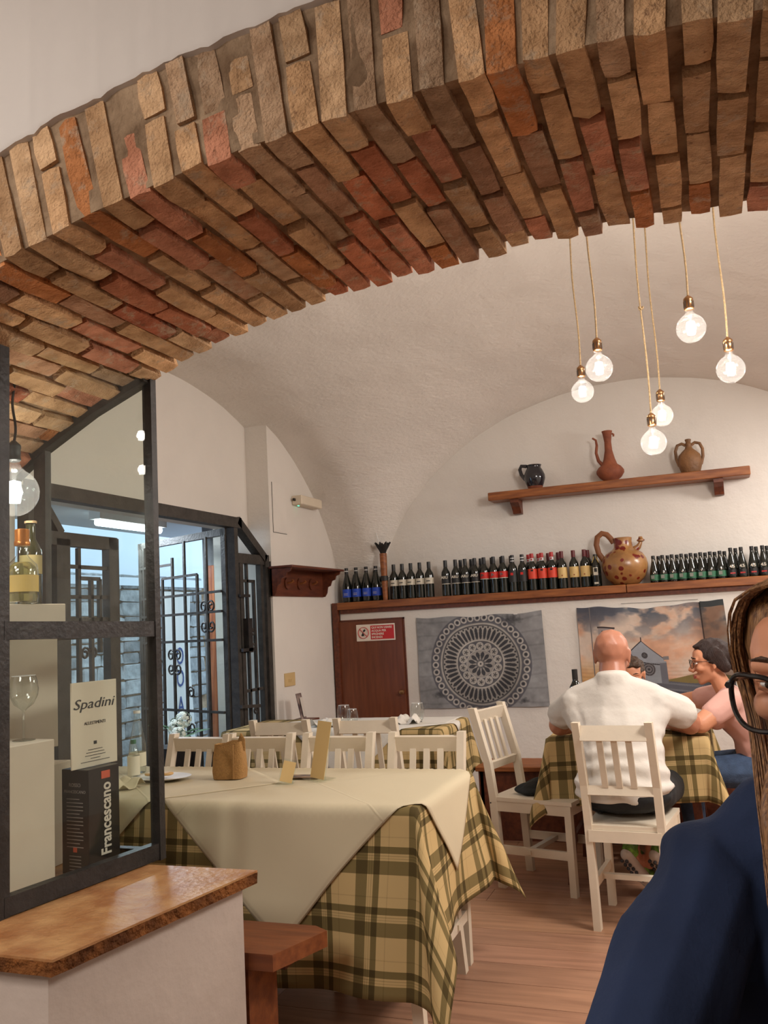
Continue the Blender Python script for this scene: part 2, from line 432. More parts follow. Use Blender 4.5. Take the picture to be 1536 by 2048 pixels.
# ---------------- rooms ----------------
XW, YB, YP = -3.1, 7.25, 7.0
def fx(x):
    d = abs(x+.55)/2.25
    return 1.935*(max(0, 1-d**2))**.5
def gy(y):
    d = abs(y-4.7)/2.55
    return 1.83*(max(0, 1-d**2.15))**.5
mb = MB(); nx, ny = 130, 120
gx = np.concatenate([np.linspace(-3.42, -3.1, 4)[:-1], np.linspace(-3.1, 2.0, nx)]); gyy = np.linspace(2.2, YB, ny)
vs = []
for y in gyy:
    for x in gx:
        f, g = (fx(x) if x > -3.1 else 0), gy(y)
        z = 1.3+(f**3.6+g**3.6)**(1/3.6)
        z += .012*noise.noise(Vector((x*2.2, y*2.2, 0)))+.005*noise.noise(Vector((x*7, y*7, 4)))
        vs.append((x, y, z))
n_ = len(gx); fs = [(j*n_+i, j*n_+i+1, (j+1)*n_+i+1, (j+1)*n_+i) for j in range(ny-1) for i in range(n_-1)]
mb.add(vs, fs); struct('ceiling', mb, M['vault'], None, True)
mb = MB(); mb.box((-3.5, YB, 0), (2.3, YB+.2, 4.1)); struct('wall_back', mb, M['plaster'])
mb = MB(); mb.box((2.0, Y2-.02, 0), (2.2, YB, 4.1)); struct('wall_right', mb, M['plaster'])
mb = MB()
mb.prism([(5.90, 0), (5.94, 0), (YB, 0), (YB, 4.0), (5.9, 4.0)], 'x', XW-.5, XW)
struct('wall_left', mb, M['plaster'])
mb = MB()     # recessed wall above the street door, and reveal
mb.box((-3.49, 2.2, 2.15), (-3.29, 5.9, 4.0)); mb.box((-3.49, 2.2, 0), (-3.20, 3.40, 2.15))
mb.box((-3.49, 2.2, 0), (-3.10, 2.75, 2.15))
struct('wall_recess', mb, M['plaster'])
# front room shell
mb = MB(); mb.box((-3.6, -2.6, 3.6), (3.0, Y1+.1, 3.75)); struct('ceiling_front', mb, M['plaster_smooth'])
mb = MB(); mb.box((-3.8, -2.6, 0), (-3.6, Y1+.2, 3.75)); mb.box((2.8, -2.6, 0), (3.0, Y1, 3.75)); mb.box((-3.8, -2.8, 0), (3.0, -2.6, 3.75)); struct('wall_rear', mb, M['plaster_smooth'])
# unseen lid added over vault so that no daylight leaks in
mb = MB(); mb.box((-3.6, Y1+.1, 4.0), (3.0, YB+.2, 4.1)); struct('daylight_lid', mb, M['plaster'])
# floor with planks
M['plank'] = mat('plank', srgb(176, 132, 104), .42, objcol=True, col2=srgb(150, 110, 86), vscale=2.2, coord='World', stretch=(1.2, 14, 1), bump=.06, bscale=40)
mb = MB(); mb.box((-3.8, -2.8, -.05), (3.0, YB+.2, -.008)); fl = struct('floor', mb, mat('floor_base', srgb(90, 60, 40), .6))
pm = MB().box((0, 0, -.008), (1, 1, 0), None, 0)
bm = bmesh.new(); bmesh.ops.create_cube(bm, size=1)
bmesh.ops.bevel(bm, geom=bm.edges[:], offset=.012, segments=1, affect='EDGES')
pme = bpy.data.meshes.new('plank'); bm.to_mesh(pme); bm.free(); pme.materials.append(M['plank'])
y = 2.3; r = 0
while y < YB:
    x = -3.3-random.uniform(0, .9)
    while x < 2.0:
        L = 1.2; xa, xb = max(x, -3.3), min(x+L, 2.0)
        if xb > xa+.02:
            o = link('plank', pme, fl); o.location = ((xa+xb)/2, y+.0935, -.004); o.scale = (xb-xa-.0025, .1845, .008)
            v = random.uniform(.90, 1.05); o.color = (v, v*random.uniform(.97, 1.02), v*random.uniform(.95, 1.02), 1)
        x += L
    y += .187; r += 1
# lower counter wall with shelf
mb = MB(); mb.box((-3.03, YP, 0), (2.0, YB, 1.50)); struct('wall_counter', mb, M['plaster'])
t = thing('wall_shelf', 'long brown wooden shelf along the back wall carrying the wine bottles', 'shelf', (0, YP, 0))
for a, b in ((-3.04, -.62), (-.615, 2.0)):
    mb = MB(); mb.box((a, -.045, 1.505), (b, YB-YP-.002, 1.566), None, .004); mb.build('board', M['wood_shelf'], t)
mb = MB(); mb.box((-3.02, -.02, 1.47), (2.0, .0, 1.505)); mb.build('cleat', M['wood_dark'], t)
mb = MB(); mb.box((-3.085, -.045, 0), (-3.035, -.002, 1.566)); mb.build('end_post', M['wood_dark'], t)
# closet door
t = thing('closet_door', 'reddish brown flat wooden closet door left of the grey tapestry', 'door', (-2.748, YP, 0))
mb = MB(); mb.box((-.288, -.024, .02), (.288, -.002, 1.40)); mb.build('panel', M['door_wood'], t)
mb = MB(); mb.box((-.31, -.012, 0), (-.29, 0, 1.415)); mb.box((.29, -.012, 0), (.302, 0, 1.415)); mb.box((-.31, -.012, 1.402), (.302, 0, 1.415)); mb.build('frame', M['wood_dark'], t)
mb = MB(); mb.lathe([(.012, 0), (.012, .02), (.022, .035), (.018, .05), (.004, .055)], 14, Matrix.Translation((.262, -.02, .80)) @ Matrix.Rotation(pi/2, 4, 'X')); mb.build('knob', M['brass'], t, True)
# sign
t = thing('no_water_sign', 'white and red no water on fire sign at the top of closet door', 'sign', (-2.70, YP-.027, 1.30))
W_ = mat('sign_white', srgb(232, 222, 208), .4); RD = mat('sign_red', srgb(196, 34, 34), .4); BK = M['black']
mb = MB(); mb.box((-.175, -.003, -.070), (.175, 0, .070), None, .002); mb.build('plate', W_, t)
mb = MB(); mb.box((-.045, -.0045, -.058), (.166, -.003, .058)); mb.build('red_field', RD, t)
mb = MB(); mb.tube([(-.11+.047*math.cos(a), -.005, .047*math.sin(a)) for a in np.linspace(0, 2*pi, 33)[:-1]], .0065, 6, True, flat=.35)
mb.beam((-.143, -.005, .033), (-.077, -.005, -.033), .003, .011, (0, 1, 0)); mb.build('prohibition_ring', RD, t)
mb = MB(); mb.prism([(-.128, -.028), (-.108, -.028), (-.104, -.016), (-.112, -.006), (-.118, .004), (-.124, -.010), (-.130, -.016)], 'y', -.0042, -.003)
mb.prism([(-.108, .004), (-.090, .018), (-.098, .032), (-.116, .018)], 'y', -.0042, -.003); mb.build('pictogram', BK, t)
for k, s in enumerate(['QUI NON USARE', 'ACQUA PER', 'SPEGNERE', 'INCENDI']):
    text_mesh('lettering', s, .026, W_, t, face_M((-.036, -.0056, .040-.027*k), (1, 0, 0), (0, 0, 1)), .0004, (.93, .95), .0006, 'LEFT')
# upper shelf
t = thing('display_shelf', 'upper brown wooden plank shelf on two brackets with three jugs', 'shelf', (0, YB, 0))
mb = MB(); mb.box((-1.67, -.20, 2.330), (.35, -.005, 2.398), None, .005); mb.build('board', M['wood_shelf'], t)
for bx_ in (-1.46, .12):
    mb = MB(); mb.prism([(0, 2.33), (-.17, 2.33), (-.17, 2.30), (-.12, 2.27), (-.08, 2.235), (-.07, 2.215), (0, 2.215)], 'x', bx_-.035, bx_+.035)
    mb.build('bracket', M['wood_dark'], t)

# ---------------- low wall with travertine ledge, glass vitrine ----------------
mb = MB()
P_ = [(-1.40, 2.40), (-1.515, 1.71), (-3.0, 1.74), (-3.0, 2.405)]
mb.prism([P_[0], P_[1], P_[2], P_[3]], 'z', 0, .622)
struct('wall_low', mb, M['low_plaster'])
t = thing('ledge_slab', 'brown travertine slab capping the low white wall under the vitrine', 'ledge', (-1.36, 2.42, .66))
bm = bmesh.new(); poly = [(-1.361, 2.425), (-1.479, 1.684), (-3.0, 1.70), (-3.0, 2.425)]
mb = MB(); mb.prism([(a+1.36, b-2.42) for a, b in poly], 'z', -.006, 0); mb.build('top_face', M['travertine'], t)
mb = MB()
n = 40; pa, pb = Vector((.0, .005)), Vector((-.118, -.736))
ring = []
E_ = [(pa+(pb-pa)*k/n) for k in range(n+1)]+[Vector((-.119-1.52*k/n, -.736+.016*k/n)) for k in range(1, n+1)]
vs = []
for q in E_:
    j = .004*noise.noise(Vector((q.x*30, q.y*30, 1)))
    vs += [(q.x+j*.4, q.y+j*.3, -.006), (q.x-.002+j, q.y+j, -.02), (q.x-.003+j, q.y+j, -.038)]
mb.add(vs, [(3*i+j, 3*i+3+j, 3*i+4+j, 3*i+1+j) for i in range(len(E_)-1) for j in range(2)])
mb.prism([(a*.995+1.36*.995-.004, b-2.42+.004) for a, b in poly], 'z', -.038, -.008)
mb.build('slab_edge', M['trav_edge'], t, True)

vit = thing('glass_vitrine', 'black iron framed glass vitrine standing on the travertine ledge', 'vitrine', (-1.755, 2.488, .66))
def V(x, y, z): return (x+1.755, y-2.488, z-.66)
fa, fb = Vector((-1.833, 1.894)), Vector((-1.755, 2.488))
yd = (fb-fa).normalized()
def sp(tt, z): q = fa+(fb-fa)*tt; return V(q.x, q.y, z)
FR = M['iron']
def fbar(name, p, q, w=.03, d=.03, ref=(1, 0, 0), m=FR):
    return MB().beam(p, q, w, d, ref).build(name, m, vit)
zt0, zt1 = 2.335, 2.285
fbar('post', sp(0, .66), sp(0, zt0), .035, .03); fbar('post', sp(1, .66), sp(1, zt1), .03, .035)
fbar('top_rail', sp(0, zt0-.012), sp(1, zt1-.012), .028, .028)
fbar('middle_rail', sp(0, 1.412), sp(1, 1.398), .05, .032)
fbar('bottom_rail', sp(0, .688), sp(1, .688), .05, .032)
# rear face (plane Y = 2.488), its top follows the arch
def rp(x, z): return V(x, 2.47, z)
zr = lambda x: zI(x)-.035
rp_pts = [(-1.755, 2.262), (-1.98, 2.175), (-2.20, 2.065), (-2.45, 1.90), (-2.62, 1.78)]
for (xa, za), (xb, zb) in zip(rp_pts, rp_pts[1:]): fbar('arched_rail', rp(xa, za), rp(xb, zb), .05, .045, (0, 1, 0), M['iron_in'])
fbar('mullion', rp(-2.20, .66), rp(-2.20, 2.06), .05, .03, (0, 1, 0), M['iron_in'])
fbar('rear_rail', rp(-2.66, 1.395), rp(-1.755, 1.395), .035, .03, (0, 1, 0), M['iron_in'])
fbar('rear_rail', rp(-2.66, .68), rp(-1.755, .68), .035, .03, (0, 1, 0))
# panes
def quad(name, pts, m, parent, th=(0, 0, 0)):
    mb = MB(); n = len(pts); th = Vector(th)
    vs = [Vector(p) for p in pts]+[Vector(p)+th for p in pts]
    mb.add(vs, [tuple(range(n)), tuple(reversed(range(n, 2*n)))]+[(i, (i+1) % n, (i+1) % n+n, i+n) for i in range(n)]); return mb.build(name, m, parent)
quad('pane', [sp(.02, .71), sp(.98, .71), sp(.98, 1.375), sp(.02, 1.385)], M['pane'], vit, (.004, 0, 0))
quad('pane', [sp(.02, 1.435), sp(.98, 1.42), sp(.98, 2.26), sp(.02, 2.31)], M['pane'], vit, (.004, 0, 0))
quad('pane', [rp(-1.77, .70), rp(-2.185, .70), rp(-2.185, 1.38), rp(-1.77, 1.38)], M['pane'], vit, (0, .004, 0))
quad('pane', [rp(-1.77, 1.41), rp(-2.185, 1.41), rp(-2.185, 2.05), rp(-1.98, 2.15), rp(-1.77, 2.24)], M['pane'], vit, (0, .004, 0))
quad('pane', [rp(-2.215, .70), rp(-2.6, .70), rp(-2.6, 1.38), rp(-2.215, 1.38)], M['pane'], vit, (0, .004, 0))
quad('pane', [rp(-2.215, 1.41), rp(-2.6, 1.41), rp(-2.6, 1.77), rp(-2.45, 1.88), rp(-2.215, 2.04)], M['pane'], vit, (0, .004, 0))
mb = MB(); mb.box(V(-2.6, 1.93, 1.412), V(-1.80, 2.45, 1.420)); mb.build('glass_shelf', M['pane'], vit)

# --- things in the vitrine
CB = mat('card_box', srgb(214, 200, 180), .8, var=.05)
def simple_box(name, label, cat, loc, size, m, rz=0, bev=.002, group=None):
    t = MB().box((-size[0]/2, -size[1]/2, 0), (size[0]/2, size[1]/2, size[2]), None, bev).build(name, m)
    t.location = loc; t.rotation_euler = (0, 0, rz); tag(t, label, cat, group); return t
def at_y(px, py, **k):
    """world point on the plane X=, Y= or Z= seen at a photograph pixel (used to read off real positions)"""
    d = fw+R_*((px-768)/F_PX)-U_*((py-1024)/F_PX)
    (a, v), = k.items(); i = 'XYZ'.index(a); t = (v-(0, 0, H)[i])/d[i]
    return Vector((0, 0, H))+d*t
simple_box('display_block', 'low white block on the glass shelf under the liqueur bottles', 'block', (-2.04, 2.12, 1.421), (.27, .24, .069), CB, -.12)
q = at_y(50, 1478, Z=1.105)
simple_box('display_block', 'tall white display block under the empty wine glass', 'block', (-2.06, 2.10, .661), (.27, .22, .42), CB, -.12)
simple_box('display_block', 'narrow white block behind the wine glass block', 'block', (-2.10, 2.37, .661), (.10, .12, .32), CB, .1)
bx = simple_box('wine_box', 'black wine gift box printed Francescano in white lettering', 'box', (-1.90, 2.34, .661), (.115, .13, .315), mat('box_black', (.012, .010, .010, 1), .35), -.13)
def letter_side(o, x, z, s, size, m, rot=0, yo=0, fs=(1, 1)):
    pass
LW = mat('print_white', srgb(215, 205, 190), .6); LR = mat('print_orange', srgb(206, 90, 60), .6); LG = mat('print_grey', srgb(150, 144, 138), .7)
# faces: +X side and -Y side of the box
Mside = face_M((.0578+.0005, .035, .155), (0, 0, 1), (0, -1, 0))
text_mesh('lettering', 'Francescano', .046, LW, bx, face_M((.0585, .008, .158), (0, 0, 1), (0, -1, 0)), .0004, (.95, 1.25), .0012)
MB().box((.0575, -.012, .280), (.059, .024, .303)).build('crest', LR, bx); MB().box((.0575, -.012, .010), (.059, .024, .034)).build('crest', LR, bx)
for k in range(14): MB().box((-.035, -.0662, .225-.011*k), (.035 if k % 4 else .02, -.0653, .2275-.011*k)).build('text_line', LG, bx)
for k in range(5): MB().box((-.025, -.0662, .055-.010*k), (.025, -.0653, .0572-.010*k)).build('text_line', LG, bx)
text_mesh('lettering', 'ROSSO', .016, LG, bx, face_M((0, -.0656, .268), (1, 0, 0), (0, 0, 1)), .0004)
text_mesh('lettering', 'FRANCESCANO', .013, LG, bx, face_M((0, -.0656, .248), (1, 0, 0), (0, 0, 1)), .0004)
MB().box((-.008, -.0662, .068), (.008, -.0653, .082)).build('crest', LR, bx)
# menu card standing on the wine box
t = thing('menu_card', 'cream menu card with black script standing above the wine gift box', 'menu', (-1.885, 2.345, .977), -.13)
MB().box((-.006, -.095, 0), (.0, .095, .265), None, .001).build('card', M['paper'], t)
DK = mat('ink', (.03, .03, .03, 1), .7)
text_mesh('lettering', 'Spadini', .055, DK, t, face_M((.0012, 0, .195), (0, 1, 0), (0, 0, 1)) @ Matrix(((1, .35, 0, 0), (0, 1, 0, 0), (0, 0, 1, 0), (0, 0, 0, 1))), .0003, (1.1, .8))
text_mesh('lettering', 'ALLESTIMENTI', .014, DK, t, face_M((.0012, 0, .135), (0, 1, 0), (0, 0, 1)), .0003)
for k, wd in enumerate((.06, .075, .085, .04, .12)): MB().box((.0002, -wd/2, .052-.009*k), (.0012, wd/2, .0535-.009*k)).build('text_line', DK, t)
MB().box((.0002, -.006, .068), (.0012, .006, .078)).build('emblem', DK, t)
# tall cream board behind
t = MB().box((-.004, -.14, 0), (.004, .14, .37), None, .001).build('display_board', CB); t.location = (-2.08, 2.02, 1.02+.04); t.rotation_euler = (0, 0, -.35)
t.location = (-2.10, 2.235, 1.035)
tag(t, 'plain cream board hanging behind the wine glass in the vitrine', 'board')

def wine_glass(name, label, loc, s=1.0, group=None, stem=True, m=None):
    t = thing(name, label, 'glass', loc, 0, group)
    if stem: prof = [(.032, 0), (.033, .002), (.004, .006), (.0035, .085), (.010, .092), (.028, .105), (.040, .130), (.043, .150), (.038, .178), (.034, .190)]
    else: prof = [(.024, 0), (.026, .002), (.034, .02), (.040, .045), (.038, .075), (.031, .100)]
    MB().lathe([(a*s, b*s) for a, b in prof], 24, None, False).build('bowl', m or M['glass'], t, 80)
    if stem: MB().lathe([(.033*s, 0), (.033*s, .0025*s)], 24).build('foot', m or M['glass'], t)
    else: MB().lathe([(.024*s, 0), (.024*s, .006*s)], 20).build('base', m or M['glass'], t)
    MB().tube([(prof[-1][0]*s*math.cos(a), prof[-1][0]*s*math.sin(a), prof[-1][1]*s) for a in np.linspace(0, 2*pi, 25)[:-1]], .0009, 5, True).build('rim', M['glass_rim'], t)
    return t
M['glass_rim'] = mat('glass_rim', (.8, .8, .78, 1), .05, spec=1)
wine_glass('wine_glass', 'empty stemmed wine glass on the tall white block in vitrine', (-2.00, 2.16, 1.082), 1.02)

def bottle(name, label, loc, prof, m, label_z=None, lm=None, cap=None, capm=None, group=None, scale=1, rz=0, cat='bottle', n=18, extra=None):
    t = thing(name, label, cat, loc, rz, group)
    MB().lathe([(a*scale, b*scale) for a, b in prof], n).build('glass_body', m, t, 50)
    if label_z:
        z0, z1 = label_z; 
        r = np.interp([z0, z1], [p[1] for p in prof], [p[0] for p in prof])
        MB().lathe([((r[0]+.0006)*scale, z0*scale), ((r[1]+.0006)*scale, z1*scale)], n, None, False).build('paper_label', lm, t, 50)
    if cap:
        z0, z1, rc = cap
        MB().lathe([(rc*scale, z0*scale), (rc*scale*1.02, (z0+.004)*scale), (rc*scale, z1*scale-.001), (rc*scale*.85, z1*scale)], 14).build('capsule', capm, t, 50)
    return t
BORD = [(.030, 0), (.0365, .003), (.0372, .01), (.0372, .185), (.034, .205), (.022, .225), (.0155, .240), (.0145, .29), (.0155, .292), (.0155, .300), (.010, .3005)]
BURG = [(.034, 0), (.040, .003), (.041, .01), (.041, .130), (.038, .155), (.028, .195), (.019, .230), (.0155, .255), (.015, .292), (.0155, .300), (.010, .3005)]
BEER = [(.028, 0), (.033, .003), (.034, .01), (.034, .075), (.031, .098), (.022, .135), (.015, .165), (.0125, .185), (.0135, .195), (.0135, .208), (.009, .209)]
YL = mat('label_yellow', srgb(222, 190, 110), .6); CP = mat('copper_cap', srgb(206, 132, 66), .3, .6)
LIQ = mat('liqueur', (.75, .66, .28, 1), .05, trans=.75); OIL = mat('dark_glass', (.030, .028, .012, 1), .06, spec=.8)
t = thing('liqueur_bottle', 'clear bottle of yellow liqueur with copper cap in the vitrine', 'bottle', (-1.935, 2.085, 1.491))
MB().lathe([(.034, 0), (.044, .004), (.046, .02), (.046, .095), (.042, .118), (.026, .135), (.017, .145), (.016, .185), (.017, .19)], 24, None, False).build('glass_body', M['glass'], t, 50)
MB().lathe([(.040, .008), (.043, .02), (.043, .085), (.039, .110), (.024, .125)], 24).build('liqueur', LIQ, t, 50)
MB().lathe([(.0468, .035), (.0468, .085)], 24, None, False).build('paper_label', YL, t, 50)
MB().lathe([(.022, .175), (.023, .178), (.023, .188), (.021, .19), (.0215, .222), (.019, .225)], 20).build('cap', CP, t, 50)
SLIM = [(.028, 0), (.033, .003), (.034, .15), (.033, .175), (.022, .20), (.015, .215), (.0145, .262), (.017, .264), (.017, .272)]
PB = mat('dull_label', srgb(176, 160, 110), .7)
bottle('oil_bottle', 'tall dark green bottle behind the yellow liqueur in the vitrine', (-2.03, 2.225, 1.491), SLIM, OIL, (.10, .16), PB, (.264, .272, .019), M['cord'])
bottle('oil_bottle', 'dark bottle at the very left edge of the vitrine shelf', (-2.09, 2.12, 1.491), SLIM, OIL, (.07, .15), PB, (.245, .272, .018), M['black'])
bottle('wine_bottle', 'dark wine bottle at left edge below the vitrine glass shelf', (-2.10, 2.09, 1.082), BURG, M['bottle'], (.16, .20), PB, (.23, .30, .017), M['black'])

# pendant bulbs
def pendant(name, label, bulb, r, top_z, group=None, top_xy=None, sockm=None, cordm=None, canopy=False, energy=6, knots=()):
    x, y, z = bulb; t = thing(name, label, 'pendant lamp', bulb, 0, group)
    s = r/.06
    prof = [(.0006, -.0605)]+[(.06*math.sin(a), -.06*math.cos(a)) for a in np.linspace(.12, 2.62, 18)]+[(.018, .062), (.0145, .072), (.0145, .085)]
    MB().lathe([(a*s, b*s) for a, b in prof], 28, None, False).build('globe', M['bulb_glass'], t, 80)
    fl_ = MB().lathe([(.002, -.028), (.015, -.026), (.018, .0), (.016, .026), (.002, .030)], 10, Matrix.Scale(s, 4)).build('filament', M['filament'], t, True)
    MB().lathe([(.004*s, .028*s), (.007*s, .05*s), (.009*s, .08*s)], 8).build('glass_stem', M['bulb_glass'], t)
    zs = .078*s
    sm = sockm or M['brass']
    k = MB().lathe([(.0155, zs), (.021, zs+.004), (.021, zs+.010), (.0195, zs+.012), (.0195, zs+.040), (.021, zs+.042), (.020, zs+.052), (.012, zs+.060), (.006, zs+.066)], 18).build('socket', sm, t, 50)
    if sockm is None:
        for a in range(8): MB().box((-.0015, .0195, zs+.012), (.0015, .0215, zs+.040), Matrix.Rotation(a*pi/4, 4, 'Z')).build('rib', M['iron_in'], k)
    tx, ty = top_xy or (x, y)
    top = Vector((tx-x, ty-y, top_z-z)); p0 = Vector((0, 0, zs+.06))
    pts = [p0+(top-p0)*u+Vector((.004*math.sin(u*9), .003*math.sin(u*7), 0)) for u in np.linspace(0, 1, 14)]
    MB().tube(pts, .0042 if cordm is None else .004, 8).build('cord', cordm or M['cord'], t, True)
    for u in knots:
        c = p0+(top-p0)*u
        MB().tube([c+Vector((.009*math.cos(a)*(1+.3*math.sin(2*a)), .007*math.sin(a), .008*math.sin(2*a))) for a in np.linspace(0, 2*pi, 13)[:-1]], .0042, 6, True).build('knot', M['cord'], t, True)
    if canopy:
        MB().lathe([(.062, top_z-z-.022), (.064, top_z-z-.018), (.064, top_z-z+.02)], 28).build('canopy', sockm, t, 50)
        MB().tube([(.008*math.cos(a), .0, top_z-z-.028+.008*math.sin(a)) for a in np.linspace(0, 2*pi, 11)[:-1]], .002, 5, True).build('cord_grip', M['white'], t)
    l = bpy.data.lights.new('bulb_light', 'POINT'); l.energy = energy; l.color = (1, .90, .79); l.shadow_soft_size = .022*s
    lo_ = bpy.data.objects.new('bulb_light', l); lo_.location = (0, 0, -.0); C.objects.link(lo_); lo_.parent = t
    return t
SK = mat('socket_grey', (.045, .045, .045, 1), .5)
CN = mat('cord_black', (.03, .022, .018, 1), .7)
pv = at_y(28, 985, X=-1.98)
pendant('vitrine_pendant', 'black pendant with glowing clear globe bulb inside the vitrine', tuple(pv), .074, 2.215, None, (pv.x, pv.y), SK, CN, True, 11)
labs = ['leftmost of the hanging globe bulbs, just left of a bigger bulb', 'globe bulb hanging just right of the leftmost one', 'highest globe bulb of the hanging cluster', 'rightmost globe bulb near the picture edge', 'globe bulb hanging behind and above the lowest one', 'lowest globe bulb, in front of the upper shelf']
bulbs = [((-.536, 4.553, 2.515), .058, (1135, 480)), ((-.39, 4.02, 2.479), .0615, (1170, 470)), ((.02, 3.90, 2.562), .0625, (1355, 440)), ((.165, 4.02, 2.389), .0605, (1425, 430)),
         ((-.158, 4.66, 2.358), .056, (1280, 470)), ((-.196, 4.30, 2.157), .0605, (1262, 450))]
def vz(x, y): return 1.3+(fx(x)**3.6+gy(y)**3.6)**(1/3.6)
for (b, r, tp), lb in zip(bulbs, labs):
    q = at_y(*tp, Y=b[1]); dx = (q.x-b[0])/(q.z-b[2]); zt = vz(b[0], b[1])-.01
    pendant('pendant_bulb', lb+', on a beige cord', b, r, zt, 'clear globe bulbs hanging from the vault', (b[0], b[1]), energy=16, knots=(.42, .80) if b[2] < 2.2 else ())
# ceiling swags
cx, cy_, cz = -.1, 4.35, vz(-.1, 4.35)
t = thing('ceiling_rose', 'beige cord swags gathered under the vault above the bulbs', 'ceiling rose', (cx, cy_, cz))
MB().lathe([(.05, -.03), (.055, -.02), (.055, .0)], 20).build('canopy', M['white'], t)
for (b, r, tp) in bulbs:
    e = Vector((b[0]-cx, b[1]-cy_, vz(b[0], b[1])-.012-cz)); s0 = Vector((0, 0, -.02))
    MB().tube([s0+(e-s0)*u+Vector((0, 0, -.16*math.sin(pi*u)*min(1, e.length*1.6))) for u in np.linspace(0, 1, 12)], .0042, 6).build('cord_swag', M['cord'], t, True)

# ---------------- bottles and objects on the shelves ----------------
ZS = 1.567
def lm(name, *c, r=.55): return mat(name, srgb(*c), r)
BLUE = lm('label_blue', 34, 74, 190); WH = lm('label_white', 208, 200, 182); DG = lm('label_dark', 38, 38, 38); RDL = lm('label_red', 200, 38, 30); ORL = lm('label_orange', 214, 66, 42)
CRM = lm('label_cream', 214, 182, 118); GRN = lm('label_green', 44, 100, 70); GRY = lm('label_grey', 120, 122, 112)
CBK = mat('capsule_black', (.016, .015, .015, 1), .35); CRD = mat('capsule_red', srgb(170, 36, 34), .4); CMR = mat('capsule_maroon', srgb(92, 22, 24), .4); CWN = lm('capsule_band', 200, 200, 200)
def proto(kind):
    if kind == 'blue':
        t = bottle('wine_bottle', '-', (0, 0, 0), BURG, M['bottle'], (.045, .115), BLUE, (.245, .301, .0165), CBK)
        MB().lathe([(.0172, .268), (.0172, .276)], 14, None, False).build('neck_band', CWN, t, 50)
        for k in range(3): MB().box((-.018, -.0422, .062+.008*k), (.016, -.0405, .064+.008*k)).build('print_line', WH, t)
    elif kind == 'white':
        t = bottle('wine_bottle', '-', (0, 0, 0), BORD, M['bottle'], (.115, .165), WH, (.245, .301, .0160), CBK)
        MB().box((-.02, -.0384, .135), (.012, -.037, .142)).build('print_line', DG, t)
    elif kind == 'ark':
        t = bottle('wine_bottle', '-', (0, 0, 0), BORD, M['bottle'], (.105, .175), DG, (.245, .301, .0160), CBK)
        text_mesh('lettering', 'ARU', .030, WH, t, face_M((0, -.0386, .155), (1, 0, 0), (0, 0, 1)), .0008, (1, 1), .0008)
        MB().lathe([(.0381, .100), (.0381, .105)], 18, None, False).build('label_edge', WH, t, 50)
    elif kind == 'red':
        t = bottle('wine_bottle', '-', (0, 0, 0), BORD, M['bottle'], (.125, .175), RDL, (.245, .301, .0160), CBK)
        MB().lathe([(.0381, .118), (.0381, .123)], 18, None, False).build('label_edge', WH, t, 50)
        text_mesh('lettering', 'N', .04, CBK, t, face_M((0, -.0386, .150), (1, .4, 0), (0, 0, 1)), .0008, (1.2, .8), .001)
    elif kind == 'patch':
        t = bottle('wine_bottle', '-', (0, 0, 0), BORD, M['bottle'], (.08, .175), DG, (.235, .301, .0162), CBK)
        MB().box((-.011, -.0390, .135), (.011, -.0375, .155)).build('red_patch', RDL, t)
        MB().lathe([(.0168, .270), (.0168, .278)], 14, None, False).build('neck_band', CWN, t, 50); MB().lathe([(.0168, .248), (.0168, .256)], 14, None, False).build('neck_band', CWN, t, 50)
    elif kind == 'redl':
        t = bottle('wine_bottle', '-', (0, 0, 0), BORD, M['bottle'], (.095, .175), ORL, (.255, .301, .0160), CRD)
        MB().box((-.010, -.0386, .155), (.010, -.037, .170)).build('crest', CBK, t)
        MB().lathe([(.0165, .235), (.0165, .262)], 14, None, False).build('neck_band', CWN, t, 50); MB().box((-.006, -.0178, .245), (.006, -.016, .257)).build('seal', CRD, t)
    elif kind == 'cap':
        t = bottle('wine_bottle', '-', (0, 0, 0), BORD, M['bottle'], (.10, .17), CRM, (.24, .301, .0160), CMR)
    elif kind == 'cream':
        t = bottle('wine_bottle', '-', (0, 0, 0), BORD, M['bottle'], (.085, .17), CRM, (.245, .301, .0160), CMR)
        MB().lathe([(.006, 0), (.006, .001)], 10, face_M((0, -.0378, .105), (1, 0, 0), (0, 0, 1))).build('seal', lm('seal_brown', 150, 80, 40), t)
    elif kind == 'beer' or kind == 'beer2':
        t = bottle('beer_bottle', '-', (0, 0, 0), [(a, b*(1 if kind == 'beer' else 1.08)) for a, b in BEER], M['bottle'], (.018, .062), GRN if kind == 'beer' else CBK, (.186, .210, .0142) if kind == 'beer' else (.200, .227, .0142), CBK)
        if kind == 'beer':
            MB().box((-.022, -.0352, .030), (.004, -.0336, .058)).build('label_print', GRY, t); MB().prism([(-.006, .078), (.006, .078), (0, .066)], 'y', -.0350, -.033).build('emblem', WH, t)
            for k in range(2): MB().box((-.003, -.0150, .160+.012*k), (.003, -.0135, .168+.012*k)).build('neck_print', WH, t)
        else:
            text_mesh('lettering', '4.5', .030, WH, t, face_M((0, -.0352, .085), (1, 0, 0), (0, 0, 1)), .0008, (1, 1), .001)
            MB().box((-.018, -.0355, .030), (.018, -.034, .040)).build('red_print', CRD, t)
    return t
protos = {}
def place(kind, x, y, label, group=None):
    if kind not in protos:
        t = protos[kind] = proto(kind); t.location = (x, y, ZS); t['label'] = label
        if group: t['group'] = group
    else: t = dup(protos[kind], (x, y, ZS), None, label, group)
    t.rotation_euler = (0, 0, random.uniform(-.1, .1)); return t
YF, YK = 7.075, 7.17
W8 = ['first', 'second', 'third', 'fourth', 'fifth', 'sixth', 'seventh', 'eighth', 'ninth', 'tenth', 'eleventh', 'twelfth', 'thirteenth', 'fourteenth', 'fifteenth', 'sixteenth', 'seventeenth']
